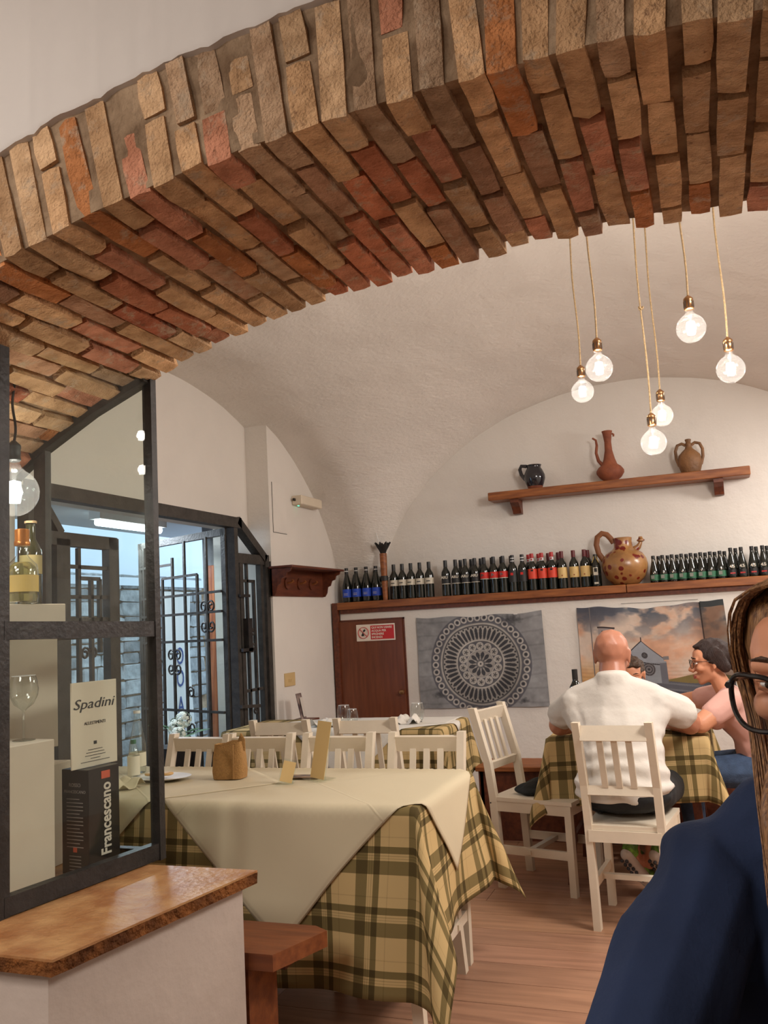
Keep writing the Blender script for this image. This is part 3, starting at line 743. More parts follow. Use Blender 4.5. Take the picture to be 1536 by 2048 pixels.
def row(kind, xs, y, fmt, group):
    for i, x in enumerate(xs): place(kind, x, y, fmt % W8[i], group)
row('blue', [-2.985, -2.895, -2.80, -2.705-.005], YF, '%s blue-label wine bottle from the left, front row of the shelf', 'blue-label wine bottles')
place('blue', -2.945, YK, 'blue-label bottle standing behind the gap of the two leftmost', 'blue-label wine bottles')
place('blue', -2.845, YK, 'back-row bottle between second and third blue-label bottles', 'blue-label wine bottles')
place('blue', -2.755, YK, 'back-row bottle behind third and fourth blue-label bottles', 'blue-label wine bottles')
t = place('white', -2.685, YK+.03, 'olive-tinted wine bottle half hidden behind the wooden candlestick', None)
row('white', [-2.545, -2.468, -2.39, -2.31, -2.228], YF, '%s white-label wine bottle right of the wooden candlestick', 'white-label wine bottles')
row('ark', [-2.082, -1.994, -1.911, -1.828], YF, '%s grey-lettered black wine bottle in the long middle row', 'black-label wine bottles')
row('ark', [-1.985+.01, -1.902+.02, -1.819+.02], YK, '%s back-row bottle behind the grey-lettered black bottles', 'back-row dark wine bottles')
row('red', [-1.749, -1.669, -1.590], YF, '%s bottle with a small red label, right of grey-lettered ones', 'small red-label wine bottles')
row('ark', [-1.734+.03, -1.653+.03, -1.572+.03], YK, '%s back-row bottle behind the small red-label bottles', 'back-row dark wine bottles')
row('patch', [-1.511, -1.430], YF, '%s dark bottle with red square patch and banded neck', 'red-patch wine bottles')
row('redl', [-1.350, -1.270, -1.190], YF, '%s red-capped bottle with large orange-red label, front row', 'orange-red-label wine bottles')
row('redl', [-1.395, -1.312], YK, '%s red-capped bottle in the back row behind red labels', 'orange-red-label wine bottles')
row('cap', [-1.232, -1.152], YK, '%s maroon-capped bottle in the back row behind red labels', 'maroon-capped back bottles')
row('cream', [-1.110, -1.016, -.930], YF, '%s cream-label bottle with maroon cap, left of the large jug', 'cream-label wine bottles')
place('cap', -.915, YK, 'maroon-capped bottle peeping out behind the last cream-label bottle')
row('beer', [-.408, -.340, -.270, -.201, -.132, -.063, .006, .075], YF, '%s green-label beer bottle from the large jug, front row', 'green-label beer bottles')
row('beer', [-.374, -.305, -.236, -.167, -.098, -.029, .040, .110], YK, '%s back-row beer bottle counted from the large jug', 'back-row beer bottles')
row('beer2', [.152, .226, .300, .374, .448], YF, '%s taller dark beer bottle with white numerals, counted from left', 'numbered dark beer bottles')
row('beer2', [.190, .335, .410], YK, '%s dark beer bottle behind the ones with white numerals', 'back-row dark beer bottles')
# small black bottle with gold label
t = bottle('liqueur_bottle', 'small black bottle with gold and white label beside the large jug', (-.846, YF, ZS), [(.030, 0), (.037, .003), (.038, .01), (.038, .15), (.034, .175), (.020, .20), (.015, .215), (.015, .25), (.010, .255)], M['bottle'], (.085, .165), CBK, (.215, .256, .0165), CBK)
MB().box((-.018, -.0395, .09), (.018, -.0375, .15)).build('white_print', WH, t); MB().box((-.011, -.041, .115), (.011, -.039, .145)).build('black_print', CBK, t); MB().box((-.016, -.0395, .02), (.016, -.037, .035)).build('foot_label', WH, t)
for s_ in (-1, 1): MB().tube([(s_*.004, -.012, .25), (s_*.012, -.016, .22), (s_*.024, -.020, .19)], .0022, 5).build('ribbon', lm('gold', 190, 160, 70), t)
# torch-like wooden candlestick with iron leaf crown
t = thing('wooden_torch', 'tall turned wooden torch stand with black leaf crown on the shelf', 'torch', (-2.618, YF-.04, ZS))
MB().lathe([(.020, 0), (.021, .01), (.026, .18), (.0305, .34), (.031, .40)], 20).build('shaft', M['wood_shelf'], t, 50)
MB().lathe([(.029, .165), (.032, .167), (.032, .205), (.029, .207)], 20).build('iron_band', M['iron'], t, 50)
MB().beam((.02, 0, .188), (.065, .03, .188), .010, .010).build('hook', M['iron'], t)
mb = MB()
for k in range(7):
    a = 2*pi*k/7+.2; R = Matrix.Rotation(a, 3, 'Z')
    sec = [(.020, .39, .012), (.034, .425, .022), (.052, .452, .021), (.064, .475, .011), (.074, .488, .001)]
    vs = []
    for r, z, hw in sec:
        for s_ in (-1, 0, 1):
            vs.append(R @ Vector((r-.006*abs(s_), s_*hw, z+.006*abs(s_))))
    for r, z, hw in sec:
        for s_ in (-1, 0, 1): vs.append(R @ Vector((r-.004-.006*abs(s_), s_*hw, z+.005+.006*abs(s_))))
    mb = MB().add(vs, [(i*3+j, i*3+j+1, i*3+4+j, i*3+3+j) for i in range(4) for j in range(2)]+[(15+i*3+j, 15+i*3+3+j, 15+i*3+4+j, 15+i*3+j+1) for i in range(4) for j in range(2)])
    mb.build('leaf', M['iron'], t)
MB().tube([(-.01, 0, .42), (-.035, -.01, .52), (-.05, -.01, .58)], .0035, 6).build('glass_tube', M['glass_rim'], t)
# large glazed jug
GLZ = mat('glaze', srgb(176, 130, 78), .28, col2=srgb(140, 96, 54), vscale=9, bump=.1, bscale=14, spec=.7)
nt = GLZ.node_tree; b = nt.nodes['Principled BSDF']; src = b.inputs['Base Color'].links[0].from_socket
tc = nd(nt, 'ShaderNodeTexCoord'); vo = nd(nt, 'ShaderNodeTexVoronoi'); vo.inputs['Scale'].default_value = 19; nt.links.new(tc.outputs['Object'], vo.inputs['Vector'])
no = nd(nt, 'ShaderNodeTexNoise'); no.inputs['Scale'].default_value = 9; nt.links.new(tc.outputs['Object'], no.inputs['Vector'])
ad = nd(nt, 'ShaderNodeMath', operation='ADD'); nt.links.new(vo.outputs['Distance'], ad.inputs[0]); nt.links.new(no.outputs[0], ad.inputs[1])
rr = nd(nt, 'ShaderNodeMapRange'); rr.inputs[1].default_value = .90; rr.inputs[2].default_value = .82; nt.links.new(ad.outputs[0], rr.inputs[0])
mx = nd(nt, 'ShaderNodeMix', data_type='RGBA'); nt.links.new(rr.outputs[0], mx.inputs[0]); nt.links.new(src, mx.inputs[6]); mx.inputs[7].default_value = srgb(110, 24, 16); nt.links.new(mx.outputs[2], b.inputs['Base Color'])
t = thing('glazed_jug', 'large round ochre jug with dark red splashes between the bottles', 'jug', (-.625, YF+.02, ZS))
MB().lathe([(.085, 0), (.105, .01), (.150, .06), (.172, .12), (.176, .155), (.168, .20), (.140, .245), (.100, .270), (.078, .286), (.072, .30), (.068, .345), (.072, .368), (.066, .371), (.056, .35), (.05, .30)], 36, None, True).build('body', GLZ, t, 50)
MB().tube([(-.155, 0, .200), (-.192, 0, .26), (-.205, 0, .33), (-.192, 0, .39), (-.155, 0, .418), (-.118, 0, .405), (-.090, 0, .370), (-.070, 0, .335)], [.011]*8, 8, flat=2.0).build('handle', lm('handle_brown', 128, 78, 42), t, True)
k = MB().tube([(.085, 0, .27), (.115, 0, .29), (.13, 0, .315), (.135, 0, .33)], [.028, .022, .016, .014], 10).build('spout', GLZ, t, True)
MB().lathe([(.014, .325), (.030, .335), (.030, .343), (.018, .352), (.014, .368), (.006, .370)], 14, None, True, (.136, 0, 0)).build('finial', GLZ, k, 50)
# jugs on the upper shelf
def pot(name, label, loc, prof, m, n=30):
    t = thing(name, label, 'jug', loc); MB().lathe(prof, n).build('body', m, t, 50); return t
GLB = mat('glaze_black', (.012, .011, .016, 1), .12, spec=.8); TER = mat('terracotta', srgb(150, 84, 54), .75, col2=srgb(118, 62, 40), vscale=10, bump=.3, bscale=40); EAR = mat('earthenware', srgb(140, 98, 60), .6, col2=srgb(104, 72, 44), vscale=9, bump=.4, bscale=30)
t = pot('black_jug', 'glossy black glazed jug with one handle, left on the upper shelf', (-1.285, 7.13, 2.399), [(.052, 0), (.056, .006), (.072, .04), (.086, .085), (.086, .115), (.070, .155), (.056, .178), (.060, .195), (.064, .20), (.054, .198), (.05, .178)], GLB)
MB().lathe([(.0525, 0), (.0567, .006), (.0640, .022)], 30, None, False).build('unglazed_foot', TER, t, 50)
MB().tube([(-.076, 0, .085), (-.108, 0, .13), (-.118, 0, .175), (-.104, 0, .203), (-.058, 0, .196)], .011, 8, flat=1.4).build('handle', GLB, t, True)
t = pot('ewer', 'tall terracotta ewer with long neck and curved spout on the shelf', (-.676, 7.13, 2.399), [(.055, 0), (.060, .01), (.085, .03), (.108, .065), (.108, .085), (.088, .115), (.060, .135), (.045, .18), (.030, .25), (.027, .32), (.036, .385), (.042, .408), (.036, .410), (.025, .36)], TER)
MB().tube([(-.050, 0, .13), (-.085, 0, .175), (-.098, 0, .24), (-.088, 0, .30), (-.092, 0, .345), (-.118, 0, .365)], [.017, .014, .012, .011, .009, .008], 10).build('spout', TER, t, True)

MB().tube([(.038, 0, .385), (.050, 0, .375), (.047, 0, .36)], .008, 7).build('thumb_knob', TER, t, True)
t = pot('amphora', 'brown earthenware amphora with two handles, right on upper shelf', (-.07, 7.13, 2.399), [(.068, 0), (.072, .008), (.088, .06), (.090, .10), (.080, .14), (.052, .17), (.030, .19), (.022, .215), (.026, .228), (.018, .24), (.024, .262), (.020, .266), (.012, .26)], EAR)
for s_ in (-1, 1): MB().tube([(s_*.080, 0, .06), (s_*.098, 0, .12), (s_*.100, 0, .18), (s_*.082, 0, .225), (s_*.048, 0, .235), (s_*.022, 0, .218)], .012, 8).build('handle', EAR, t, True)

# ---------------- tapestries (printed cloth, colour by vertex) ----------------
CM, cnt, cb = new_mat('printed_cloth'); cb.inputs['Roughness'].default_value = .85
at_ = nd(cnt, 'ShaderNodeAttribute'); at_.attribute_name = 'print'; cnt.links.new(at_.outputs['Color'], cb.inputs['Base Color'])
def fbm(x, y, s, o=4, seed=0):
    rs = np.random.RandomState(seed); tot = np.zeros_like(x); a = 1; nsum = 0
    for k in range(o):
        g = rs.rand(64, 64); u = (x*s*2**k) % 63; v = (y*s*2**k) % 63
        i = np.floor(u).astype(int); j = np.floor(v).astype(int); fu = u-i; fv = v-j; fu = fu*fu*(3-2*fu); fv = fv*fv*(3-2*fv)
        tot += a*((g[i, j]*(1-fu)+g[i+1, j]*fu)*(1-fv)+(g[i, j+1]*(1-fu)+g[i+1, j+1]*fu)*fv); nsum += a; a *= .5
    return tot/nsum
def lin(c): c = np.clip(c/255., 0, 1); return np.where(c <= .04045, c/12.92, ((c+.055)/1.055)**2.4)
def printed(name, nu, nv, pos, colfn, parent):
    U, Vv = np.meshgrid(np.linspace(0, 1, nu), np.linspace(0, 1, nv))
    P = pos(U, Vv); col = lin(colfn(U, Vv))
    front = P.reshape(-1, 3); back = front.copy(); back[:, 1] += .002
    vs = np.concatenate([front, back]); N = nu*nv
    idx = np.arange(N).reshape(nv, nu); a = idx[:-1, :-1].ravel(); b = idx[:-1, 1:].ravel(); c = idx[1:, 1:].ravel(); d = idx[1:, :-1].ravel()
    f = np.stack([a, b, c, d], 1); f2 = np.stack([d, c, b, a], 1)+N
    me = bpy.data.meshes.new(name); me.from_pydata(vs.tolist(), [], np.concatenate([f, f2]).tolist())
    ca = me.color_attributes.new('print', 'FLOAT_COLOR', 'POINT')
    cc = np.ones((2*N, 4)); cc[:N, :3] = col.reshape(-1, 3); cc[N:, :3] = .4; ca.data.foreach_set('color', cc.ravel())
    me.materials.append(CM); me.polygons.foreach_set('use_smooth', [True]*len(me.polygons)); return link(name, me, parent)
def band(v, a, b, s=.006): return np.clip((v-a)/s, 0, 1)*np.clip((b-v)/s, 0, 1)
def rose(U, Vv):
    x = U*1.055; y = Vv*.745; n = fbm(x, y, 14, 5, 3); col = (118+40*n)[..., None]*np.array([1, 1.0, 1.01])
    stone = np.abs(((y*9+.3*fbm(x, y, 6, 2, 5)) % 1)-.5); col -= (14*np.clip(1-stone*9, 0, 1))[..., None]
    cx, cy = .525, .355; dx, dy = x-cx, y-cy; r = np.hypot(dx, dy)/.375; th = np.arctan2(dy, dx)
    L = np.array([184, 178, 170.]); D = np.array([58, 58, 62.]); Mi = np.array([104, 102, 102.])
    def put(mask, c):
        nonlocal col
        col = col*(1-mask[..., None])+c*mask[..., None]
    put(band(r, -.1, 1.12, .06)*.65, Mi)
    put(band(r, .985, 1.01, .01), D*1.2)
    # outer chain of rings .88-1.08
    def rings(n, R, rr, ri, star=0, ph=0, w=.0):
        k = np.round((th-ph)/(2*pi/n)); a = k*2*pi/n+ph; px = dx/.375-R*np.cos(a); py = dy/.375-R*np.sin(a); q = np.hypot(px, py)
        if star:
            tt = np.arctan2(py, px); lim = ri*(.62+.38*np.cos(star*tt)); put(band(q, -.1, rr, .012), L*.92); put(band(q, rr-.02, rr, .01), L*1.05); put((q < lim).astype(float), D)
        else:
            put(band(q, ri, rr, .012), L); put((q < ri*.8).astype(float), D)
    put(band(r, .90, 1.12, .015), D*1.6)
    rings(40, 1.01, .078, .036); 
    put(band(r, .855, .90, .01), L*.95); put(band(r, .835, .857, .01), D)
    put(band(r, .50, .835, .012), L*.9)
    n = 44; ph = ((th/(2*pi/n)) % 1)-.5; wd = .33*np.clip((r-.535)/.05, 0, 1)**.5*np.clip((.80-r)/.06, 0, 1)**.6
    put(((np.abs(ph) < wd) & (r > .535) & (r < .80)).astype(float), D*1.1)
    put(((np.abs(np.abs(ph)-.5) < .16) & (r > .79) & (r < .828)).astype(float), D)
    put(band(r, .50, .535, .01), L*1.05); put(band(r, .487, .503, .008), D)
    put(band(r, .29, .487, .01), D*1.5); rings(14, .395, .088, .05, 5, .2)
    put(band(r, .285, .315, .01), L); put(band(r, .10, .285, .008), L*.85)
    n = 12; ph = ((th/(2*pi/n)) % 1)-.5; wd = .40*np.clip((r-.05)/.12, 0, 1)*np.clip((.265-r)/.06, 0, 1)**.5
    put(((np.abs(ph) < wd) & (r > .06)).astype(float)*(r < .27), D*1.1)
    put(band(r, -.1, .065, .008), L); put(band(r, -.1, .022, .005), D)
    for (qx, qy, s_) in ((.17, .11, .06), (.80, .70, .09), (.86, .05, .05)):
        bl = np.clip(1.6-np.hypot((x-qx)/s_, (y-qy)/(s_*.55))-1.2*fbm(x, y, 40, 3, 9), 0, 1); put(bl*.85, D*.9)
    sh = np.clip(1-np.hypot(dx-.10, dy+.09)/.40, 0, 1)*np.clip((r-.45)*4, 0, 1)*np.clip((1.12-r)*6, 0, 1); col = col*(1-.35*sh[..., None])
    return col*(.93+.14*fbm(x, y, 30, 3, 11))[..., None]
t = thing('rosette_tapestry', 'grey tapestry with a carved stone rose window hung beside closet door', 'tapestry', (-1.81, YP, 1.03))
def pos1(U, Vv):
    x = -.525+1.05*U+.012*(1-Vv)*(U-.3); z = -.373+.745*Vv-.012*np.sin(U*pi)*Vv-.006*np.sin(U*17)*(Vv); y = -.012-.008*np.sin(U*9+Vv*3)**2-.004*np.sin(Vv*8)
    return np.stack([x, y, z], -1)
printed('cloth', 420, 300, pos1, rose, t)
MB().box((.30, -.026, .355), (.33, -.018, .362)).build('clip', M['white'], t)
def sky(U, Vv):
    x = U*1.07; y = Vv*.64; w = .08*fbm(x, y, 3, 3, 21)
    n = fbm(x*1.0+w, y*1.6+w, 5, 5, 22); n2 = fbm(x, y*1.8, 8, 4, 23)
    warm = np.array([204, 158, 130.]); pale = np.array([204, 184, 168.]); blue = np.array([104, 112, 122.]); dark = np.array([74, 76, 86.]); gold = np.array([200, 156, 104.])
    k = np.clip((n-.38)*5, 0, 1)[..., None]; col = warm*(1-k)+pale*k
    up_ = np.clip((y-.36)*4, 0, 1)*np.clip((n2-.42)*6, 0, 1); col = col*(1-up_[..., None])+(blue*.6+dark*.4)*up_[..., None]
    top = np.clip((y-.50)*9, 0, 1)*np.clip((fbm(x, y, 4, 3, 31)-.35)*6, 0, 1); col = col*(1-top[..., None])+dark*top[..., None]
    lo_ = np.clip((.30-y)*6, 0, 1)*np.clip((.3-np.abs(x-.1))*6+.2, 0, 1); col = col*(1-lo_[..., None])+gold*lo_[..., None]
    st = np.clip((.30-y)*5, 0, 1)*.35*np.clip(np.sin(y*240+6*n)*2, 0, 1); col -= (st*40)[..., None]
    def put(mask, c):
        nonlocal col
        mask = mask.astype(float)[..., None]; col = col*(1-mask)+np.array(c, float)*mask
    # hill and ground
    put((y < .135+.02*np.sin(x*9)) & (x > .55), (120, 104, 60)); put(y < .10+.012*np.sin(x*12+1), (84, 84, 92)); put((y < .04), (66, 66, 76))
    put((y < .10) & (np.sin(y*150+x*20) > .6), (104, 104, 110))
    # tower
    put((x > .15) & (x < .27) & (y > .2) & (y < .49), (150, 142, 140)); put((x > .145) & (x < .275) & (y > .488) & (y < .5), (60, 50, 50))
    for q in (.175, .205, .235): put((x > q) & (x < q+.018) & (y > .435) & (y < .47), (40, 36, 40))
    # church facade
    put((x > .33) & (x < .62) & (y > .10) & (y < .27-.02*(x-.33)/.29), (140, 144, 150))
    g = (x > .335) & (x < .605); hgt = .27+.135*(1-np.abs(x-.455)/.15); put(g & (y > .25) & (y < hgt), (150, 154, 162)); put(g & (y > hgt-.006) & (y < hgt+.002) & (hgt > .255), (48, 44, 48))
    yy = .268-.045*(x-.33)/.29; put((x > .33) & (x < .62) & (np.abs(y-yy) < .004), (48, 44, 48)); put((np.abs(x-.455) < .003) & (y > .40) & (y < .43), (48, 44, 48))
    for cx, cy, R in ((.47, .30, .022), (.49, .20, .048)):
        r = np.hypot(x-cx, y-cy); put(r < R, (112, 108, 110)); put(np.abs(r-R*.85) < .003, (54, 50, 54)); put(np.abs(r-R*.5) < .003, (54, 50, 54)); put(r < R*.18, (54, 50, 54))
    put((x > .60) & (x < .64) & (y > .26) & (y < .285), (120, 116, 116)); r = np.hypot(x-.345, y-.285); put((np.abs(r-.035) < .003) & (y > .285), (60, 56, 60))
    put((x > .57) & (x < .62) & (y > .10) & (y < .24), (104, 104, 112))
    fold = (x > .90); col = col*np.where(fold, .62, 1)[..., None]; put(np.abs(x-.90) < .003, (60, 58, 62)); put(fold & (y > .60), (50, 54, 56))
    put((x < .10) & (x > .094), (110, 104, 104))
    return col*(.95+.1*fbm(x, y, 30, 3, 11))[..., None]
t = thing('sunset_tapestry', 'tapestry of a pale church under an orange and grey sunset sky', 'tapestry', (-.47, YP, 1.06))
def pos2(U, Vv):
    x = -.54+1.075*U+.035*(1-Vv)*U; sag = .030*np.exp(-((U-.48)/.22)**2)*(1-.0*U)+.012*np.clip(U-.3, 0, 1)*(U < .845); z = -.35+(.70)*Vv-sag*Vv-.004*np.sin(U*30)*Vv
    y = -.012-.010*np.sin(U*8)**2-.006*np.sin(Vv*5+U*4)**2-.012*(U > .845); return np.stack([x, y, z], -1)
printed('cloth', 420, 280, pos2, sky, t)
MB().tube([(-.2, -.004, .362), (.1, -.004, .361), (.36, -.004, .362)], .0012, 4).build('hanging_wire', M['iron'], t)

# ---------------- street door in the left wall ----------------
XD = -3.15
dr = thing('door_1', 'dark iron street door frame', 'door', (XD, 4.7, 0)); del dr['label']; del dr['category']; dr['kind'] = 'structure'
def D(y, z, x=0): return (x, y-4.7, z)
def db(name, a, b, w=.06, d=.05, par=dr, x=0):
    return MB().beam(D(a[0], a[1], x), D(b[0], b[1], x), w, d, (1, 0, 0)).build(name, M['iron_in'], par)
db('header', (3.38, 2.14), (5.50, 2.14), .075, .07)
db('chamfer', (5.46, 2.16), (5.86, 1.90), .06, .07); db('post', (5.865, 0), (5.865, 1.93), .06, .07); db('post', (5.42, 0), (5.42, 2.14), .05, .06)
db('post', (3.43, 0), (3.43, 2.14), .06, .07); db('brace', (3.50, 2.12), (3.66, 1.93), .04, .04)
db('transom', (3.43, 1.90), (4.10, 1.90), .07, .05); db('transom', (5.42, 1.89), (5.86, 1.89), .07, .05)
db('post', (3.66, 0), (3.66, 1.9), .10, .05); db('post', (4.07, 0), (4.07, 1.93), .085, .05)
def scroll(c, r, s1=1, s2=1, turns=1.35, th=.007, M_=None):
    pts = []
    for k in range(22):
        u = k/21; a = u*turns*2*pi; rr = r*(1-.72*u); pts.append(Vector((0, c[0]+s1*(rr*math.cos(a)-r), c[1]+s2*rr*math.sin(a))))
    return pts
# closed left leaf grille
lf = [(3.72, 1.72), (3.72, 1.60), (3.72, 1.46)]
g = MB()
for y, za, zb in ((3.80, 0, 1.86), (3.90, 0, 1.70), (3.97, 1.30, 1.70)): g.beam(D(y, za), D(y, zb), .022, .02, (1, 0, 0))
for z, ya, yb in ((1.70, 3.80, 3.97), (1.60, 3.71, 4.03), (1.48, 3.71, 4.03), (1.76, 3.71, 4.03), (1.0, 3.71, 4.03), (.2, 3.71, 4.03)): g.beam(D(ya, z), D(yb, z), .02, .02, (1, 0, 0))
for s1 in (-1, 1): g.tube([p+Vector((0, -4.7, 0)) for p in scroll((3.88-s1*.004, 1.30), .035, -s1)], .007, 6)
g.build('grille', M['iron_in'], dr)
# right narrow leaf: frame, lock, grille
db('stile', (5.50, 0), (5.50, 1.86), .05, .04); db('stile', (5.80, 0), (5.80, 1.86), .04, .04)
g = MB()
for y in (5.60, 5.70): g.beam(D(y, 0), D(y, 1.74 if y > 5.65 else 1.86), .022, .02, (1, 0, 0))
g.beam(D(5.52, 1.73), D(5.70, 1.73), .02, .02, (1, 0, 0)); g.beam(D(5.5, .95), D(5.8, .95), .02, .02, (1, 0, 0))
for z, s2 in ((1.36, 1), (1.26, -1), (.80, 1), (.70, -1)): g.tube([p+Vector((0, -4.7, 0)) for p in scroll((5.70, z), .028, 1, s2)], .007, 6)
g.build('grille', M['iron_in'], dr)
MB().box(D(5.50, 1.22, .02), D(5.56, 1.46, .06)).build('lock_box', M['iron'], dr)
MB().beam(D(5.42, 1.62, .04), D(5.56, 1.62, .04), .02, .02, (1, 0, 0)).build('bolt', M['iron'], dr); MB().beam(D(5.42, 1.24, .05), D(5.60, 1.24, .05), .022, .02, (1, 0, 0)).build('bolt', M['iron'], dr)
db('lever', (5.36, .86), (5.62, .84), .022, .02, dr, .06)
# open leaf, hinged at the right post, swung out into the street
hp, fp = Vector((-3.18, 5.40, 0)), Vector((-4.25, 5.86, 0))
leaf = thing('open_door_leaf', 'dark iron framed glass door leaf with grille, swung open to the street', 'door', hp)
ud = (fp-hp).normalized(); LW_ = (fp-hp).length; nv_ = Vector((-ud.y, ud.x, 0))
def Lp(u, z, o=0): q = ud*u+nv_*o; return (q.x, q.y, z)
def lb(name, a, b, w=.05, d=.04, par=leaf): return MB().beam(Lp(*a), Lp(*b), w, d, nv_).build(name, M['iron_in'], par)
lb('stile', (.03, .02), (.03, 2.10)); lb('stile', (LW_-.03, .02), (LW_-.03, 2.10)); lb('rail', (.0, 2.08), (LW_, 2.08)); lb('rail', (0, .06), (LW_, .06), .1)
quad('pane', [Lp(.05, .1), Lp(LW_-.05, .1), Lp(LW_-.05, 2.06), Lp(.05, 2.06)], M['pane'], leaf, tuple(nv_*.004))
g = MB()
for u, za, zb in ((.22, .1, 2.06), (.34, .1, 1.80), (.50, .1, 2.06), (.66, .1, 1.95), (.80, .1, 1.80), (.95, .1, 2.06), (1.06, .1, 2.06)): g.beam(Lp(u, za, .03), Lp(u, zb, .03), .02, .016, nv_)
for z, ua, ub in ((1.80, .34, .80), (1.66, .05, LW_-.05), (1.52, .05, LW_-.05), (1.32, .05, LW_-.05), (.82, .05, LW_-.05), (1.90, .66, LW_-.05)): g.beam(Lp(ua, z, .03), Lp(ub, z, .03), .018, .014, nv_)
def lscroll(u, z, r, s1, s2):
    return [Vector(Lp(p.y, p.z, .03)) for p in scroll((u, z), r, s1, s2)]
for u, z, s1, s2 in ((.22, 1.56, 1, 1), (.22, 1.56, -1, 1), (.22, 1.42, 1, -1), (.22, 1.42, -1, -1), (.50, .95, 1, 1), (.50, .70, 1, -1), (.66, 1.22, 1, 1), (.66, 1.22, -1, 1), (.66, 1.12, 1, -1), (.66, 1.12, -1, -1), (.95, 1.22, 1, 1), (.95, 1.22, -1, 1)): g.tube(lscroll(u, z, .045, s1, s2), .007, 6)
g.build('grille', M['iron_in'], leaf)
MB().beam(Lp(.10, 1.62, -.05), Lp(.10, .98, -.05), .05, .02, nv_).build('handle_bar', M['iron'], leaf)

# ---------------- the alley outside ----------------
STN = mat('stone', (1, 1, 1, 1), .95, objcol=True, col2=(.6, .6, .6, 1), vscale=10, bump=1, bscale=14, coord='World', spec=.1)
mb = MB(); mb.box((-6.3, 1.5, 0), (-6.0, 10.5, 1.93)); sw = struct('wall_street', mb, M['mortar'])
sm = []
for i in range(6):
    bm = bmesh.new(); bmesh.ops.create_cube(bm, size=1); rnd = random.Random(i)
    bmesh.ops.bevel(bm, geom=bm.edges[:], offset=.09, segments=1, affect='EDGES')
    for v in bm.verts: v.co += Vector((rnd.uniform(-.1, .1), rnd.uniform(-.04, .04), rnd.uniform(-.05, .05)))
    me = bpy.data.meshes.new('stone'); bm.to_mesh(me); bm.free(); me.materials.append(STN); sm.append(me)
z = 0.0
while z < 1.9:
    hh = random.uniform(.12, .17); y = 4.6-random.uniform(0, .2)
    while y < 9.4:
        L = random.uniform(.18, .42); o = link('stone', random.choice(sm), sw); o.location = (-6.0, y+L/2, z+hh/2); o.scale = (.07, L-.012, hh-.012)
        v = random.uniform(.26, .50); o.color = (v, v*.98, v*.94, 1); y += L
    z += hh
PALE = mat('pale_plaster', (.72, .74, .76, 1), .9)
mb = MB(); mb.box((-6.35, 1.5, 1.93), (-5.95, 10.5, 2.02)); struct('trim_1', mb, PALE)
mb = MB(); mb.box((-6.7, 1.5, 2.02), (-6.5, 10.5, 3.2)); struct('wall_street_upper', mb, PALE)
mb = MB(); mb.box((-5.0, 2.2, 2.33), (-3.5, 7.4, 2.40)); struct('ceiling_porch', mb, PALE)
mb = MB(); mb.box((-3.5, 2.2, 2.17), (-3.30, 5.9, 2.40)); mb.box((-3.30, 2.75, 2.150), (-3.13, 5.5, 2.172)); struct('ceiling_lintel', mb, M['plaster_smooth'])
mb = MB(); mb.box((-7.5, 1.0, -.06), (-3.1, 11, -.012)); struct('floor_street', mb, mat('paving', srgb(96, 92, 88), .8, var=.3, vscale=6, bump=.5))
mb = MB(); mb.box((-4.15, 6.62, 0), (-3.5, 6.8, 2.4)); struct('wall_side', mb, M['street_plaster'])
mb = MB(); mb.box((-3.6, 5.96, 0), (-3.25, 6.62, 2.4)); struct('wall_side_near', mb, M['street_plaster'])
OW = mat('orange_wood', srgb(176, 104, 62), .5, col2=srgb(130, 66, 38), vscale=4, stretch=(10, 10, .8))
t = thing('wooden_shutter', 'orange brown board shutter standing outside the narrow door leaf', 'shutter', (-3.80, 6.60, 0))
for k in range(6):
    MB().box((-.30+.1*k, -.03, .02), (-.208+.1*k, 0, 1.95), None, .006).build('board', OW, t)
t = thing('tube_lamp', 'lit white fluorescent tube lamp under the porch ceiling outside', 'lamp', (-4.2, 5.67, 2.24))
MB().box((-.05, -.42, .01), (.05, .42, .09)).build('housing', M['white'], t)
MB().lathe([(.005, -.40), (.028, -.39), (.028, .39), (.005, .40)], 16, Matrix.Translation((0, 0, -.012)) @ Matrix.Rotation(pi/2, 4, 'X')).build('tube', emis('tube', (.80, .92, 1, 1), 9), t, True)
# banner
q0 = at_y(338, 1480, X=-4.6); q1 = at_y(388, 1480, X=-4.6)
t = thing('street_banner', 'tall white wavy banner with blue letters hanging outside', 'banner', (-4.6, (q0.y+q1.y)/2, -.01))
hw = (q1.y-q0.y)/2; vs = []; n = 30
for k in range(n+1):
    z = 1.75*k/n+.02; a = -hw*(1.05-.10*math.sin(z*3.2+.5)); b = hw*(1.02+.16*math.sin(z*3.0+1.0))
    for x in (0, -.02): vs += [(x, a, z), (x, b, z)]
fs = []
for k in range(n): i = 4*k; fs += [(i, i+1, i+5, i+4), (i+2, i+6, i+7, i+3), (i, i+4, i+6, i+2), (i+1, i+3, i+7, i+5)]
MB().add(vs, fs).build('cloth', mat('banner_cloth', srgb(242, 238, 230), .7), t)
BL = mat('ink_blue', srgb(44, 66, 130), .6)
for s, z in (('O', 1.18), ('O', .98), ('A', .74), ('O', .50)):
    text_mesh('lettering', s, .22, BL, t, face_M((.004, .0, z), (0, 1, 0), (0, 0, 1)), .001, (.7, 1))
MB().prism([(-.03, .28), (0, .32), (.04, .38), (-.04, .36), (-.08, .37), (-.05, .31)], 'x', .002, .006).build('fish_tail', BL, t)
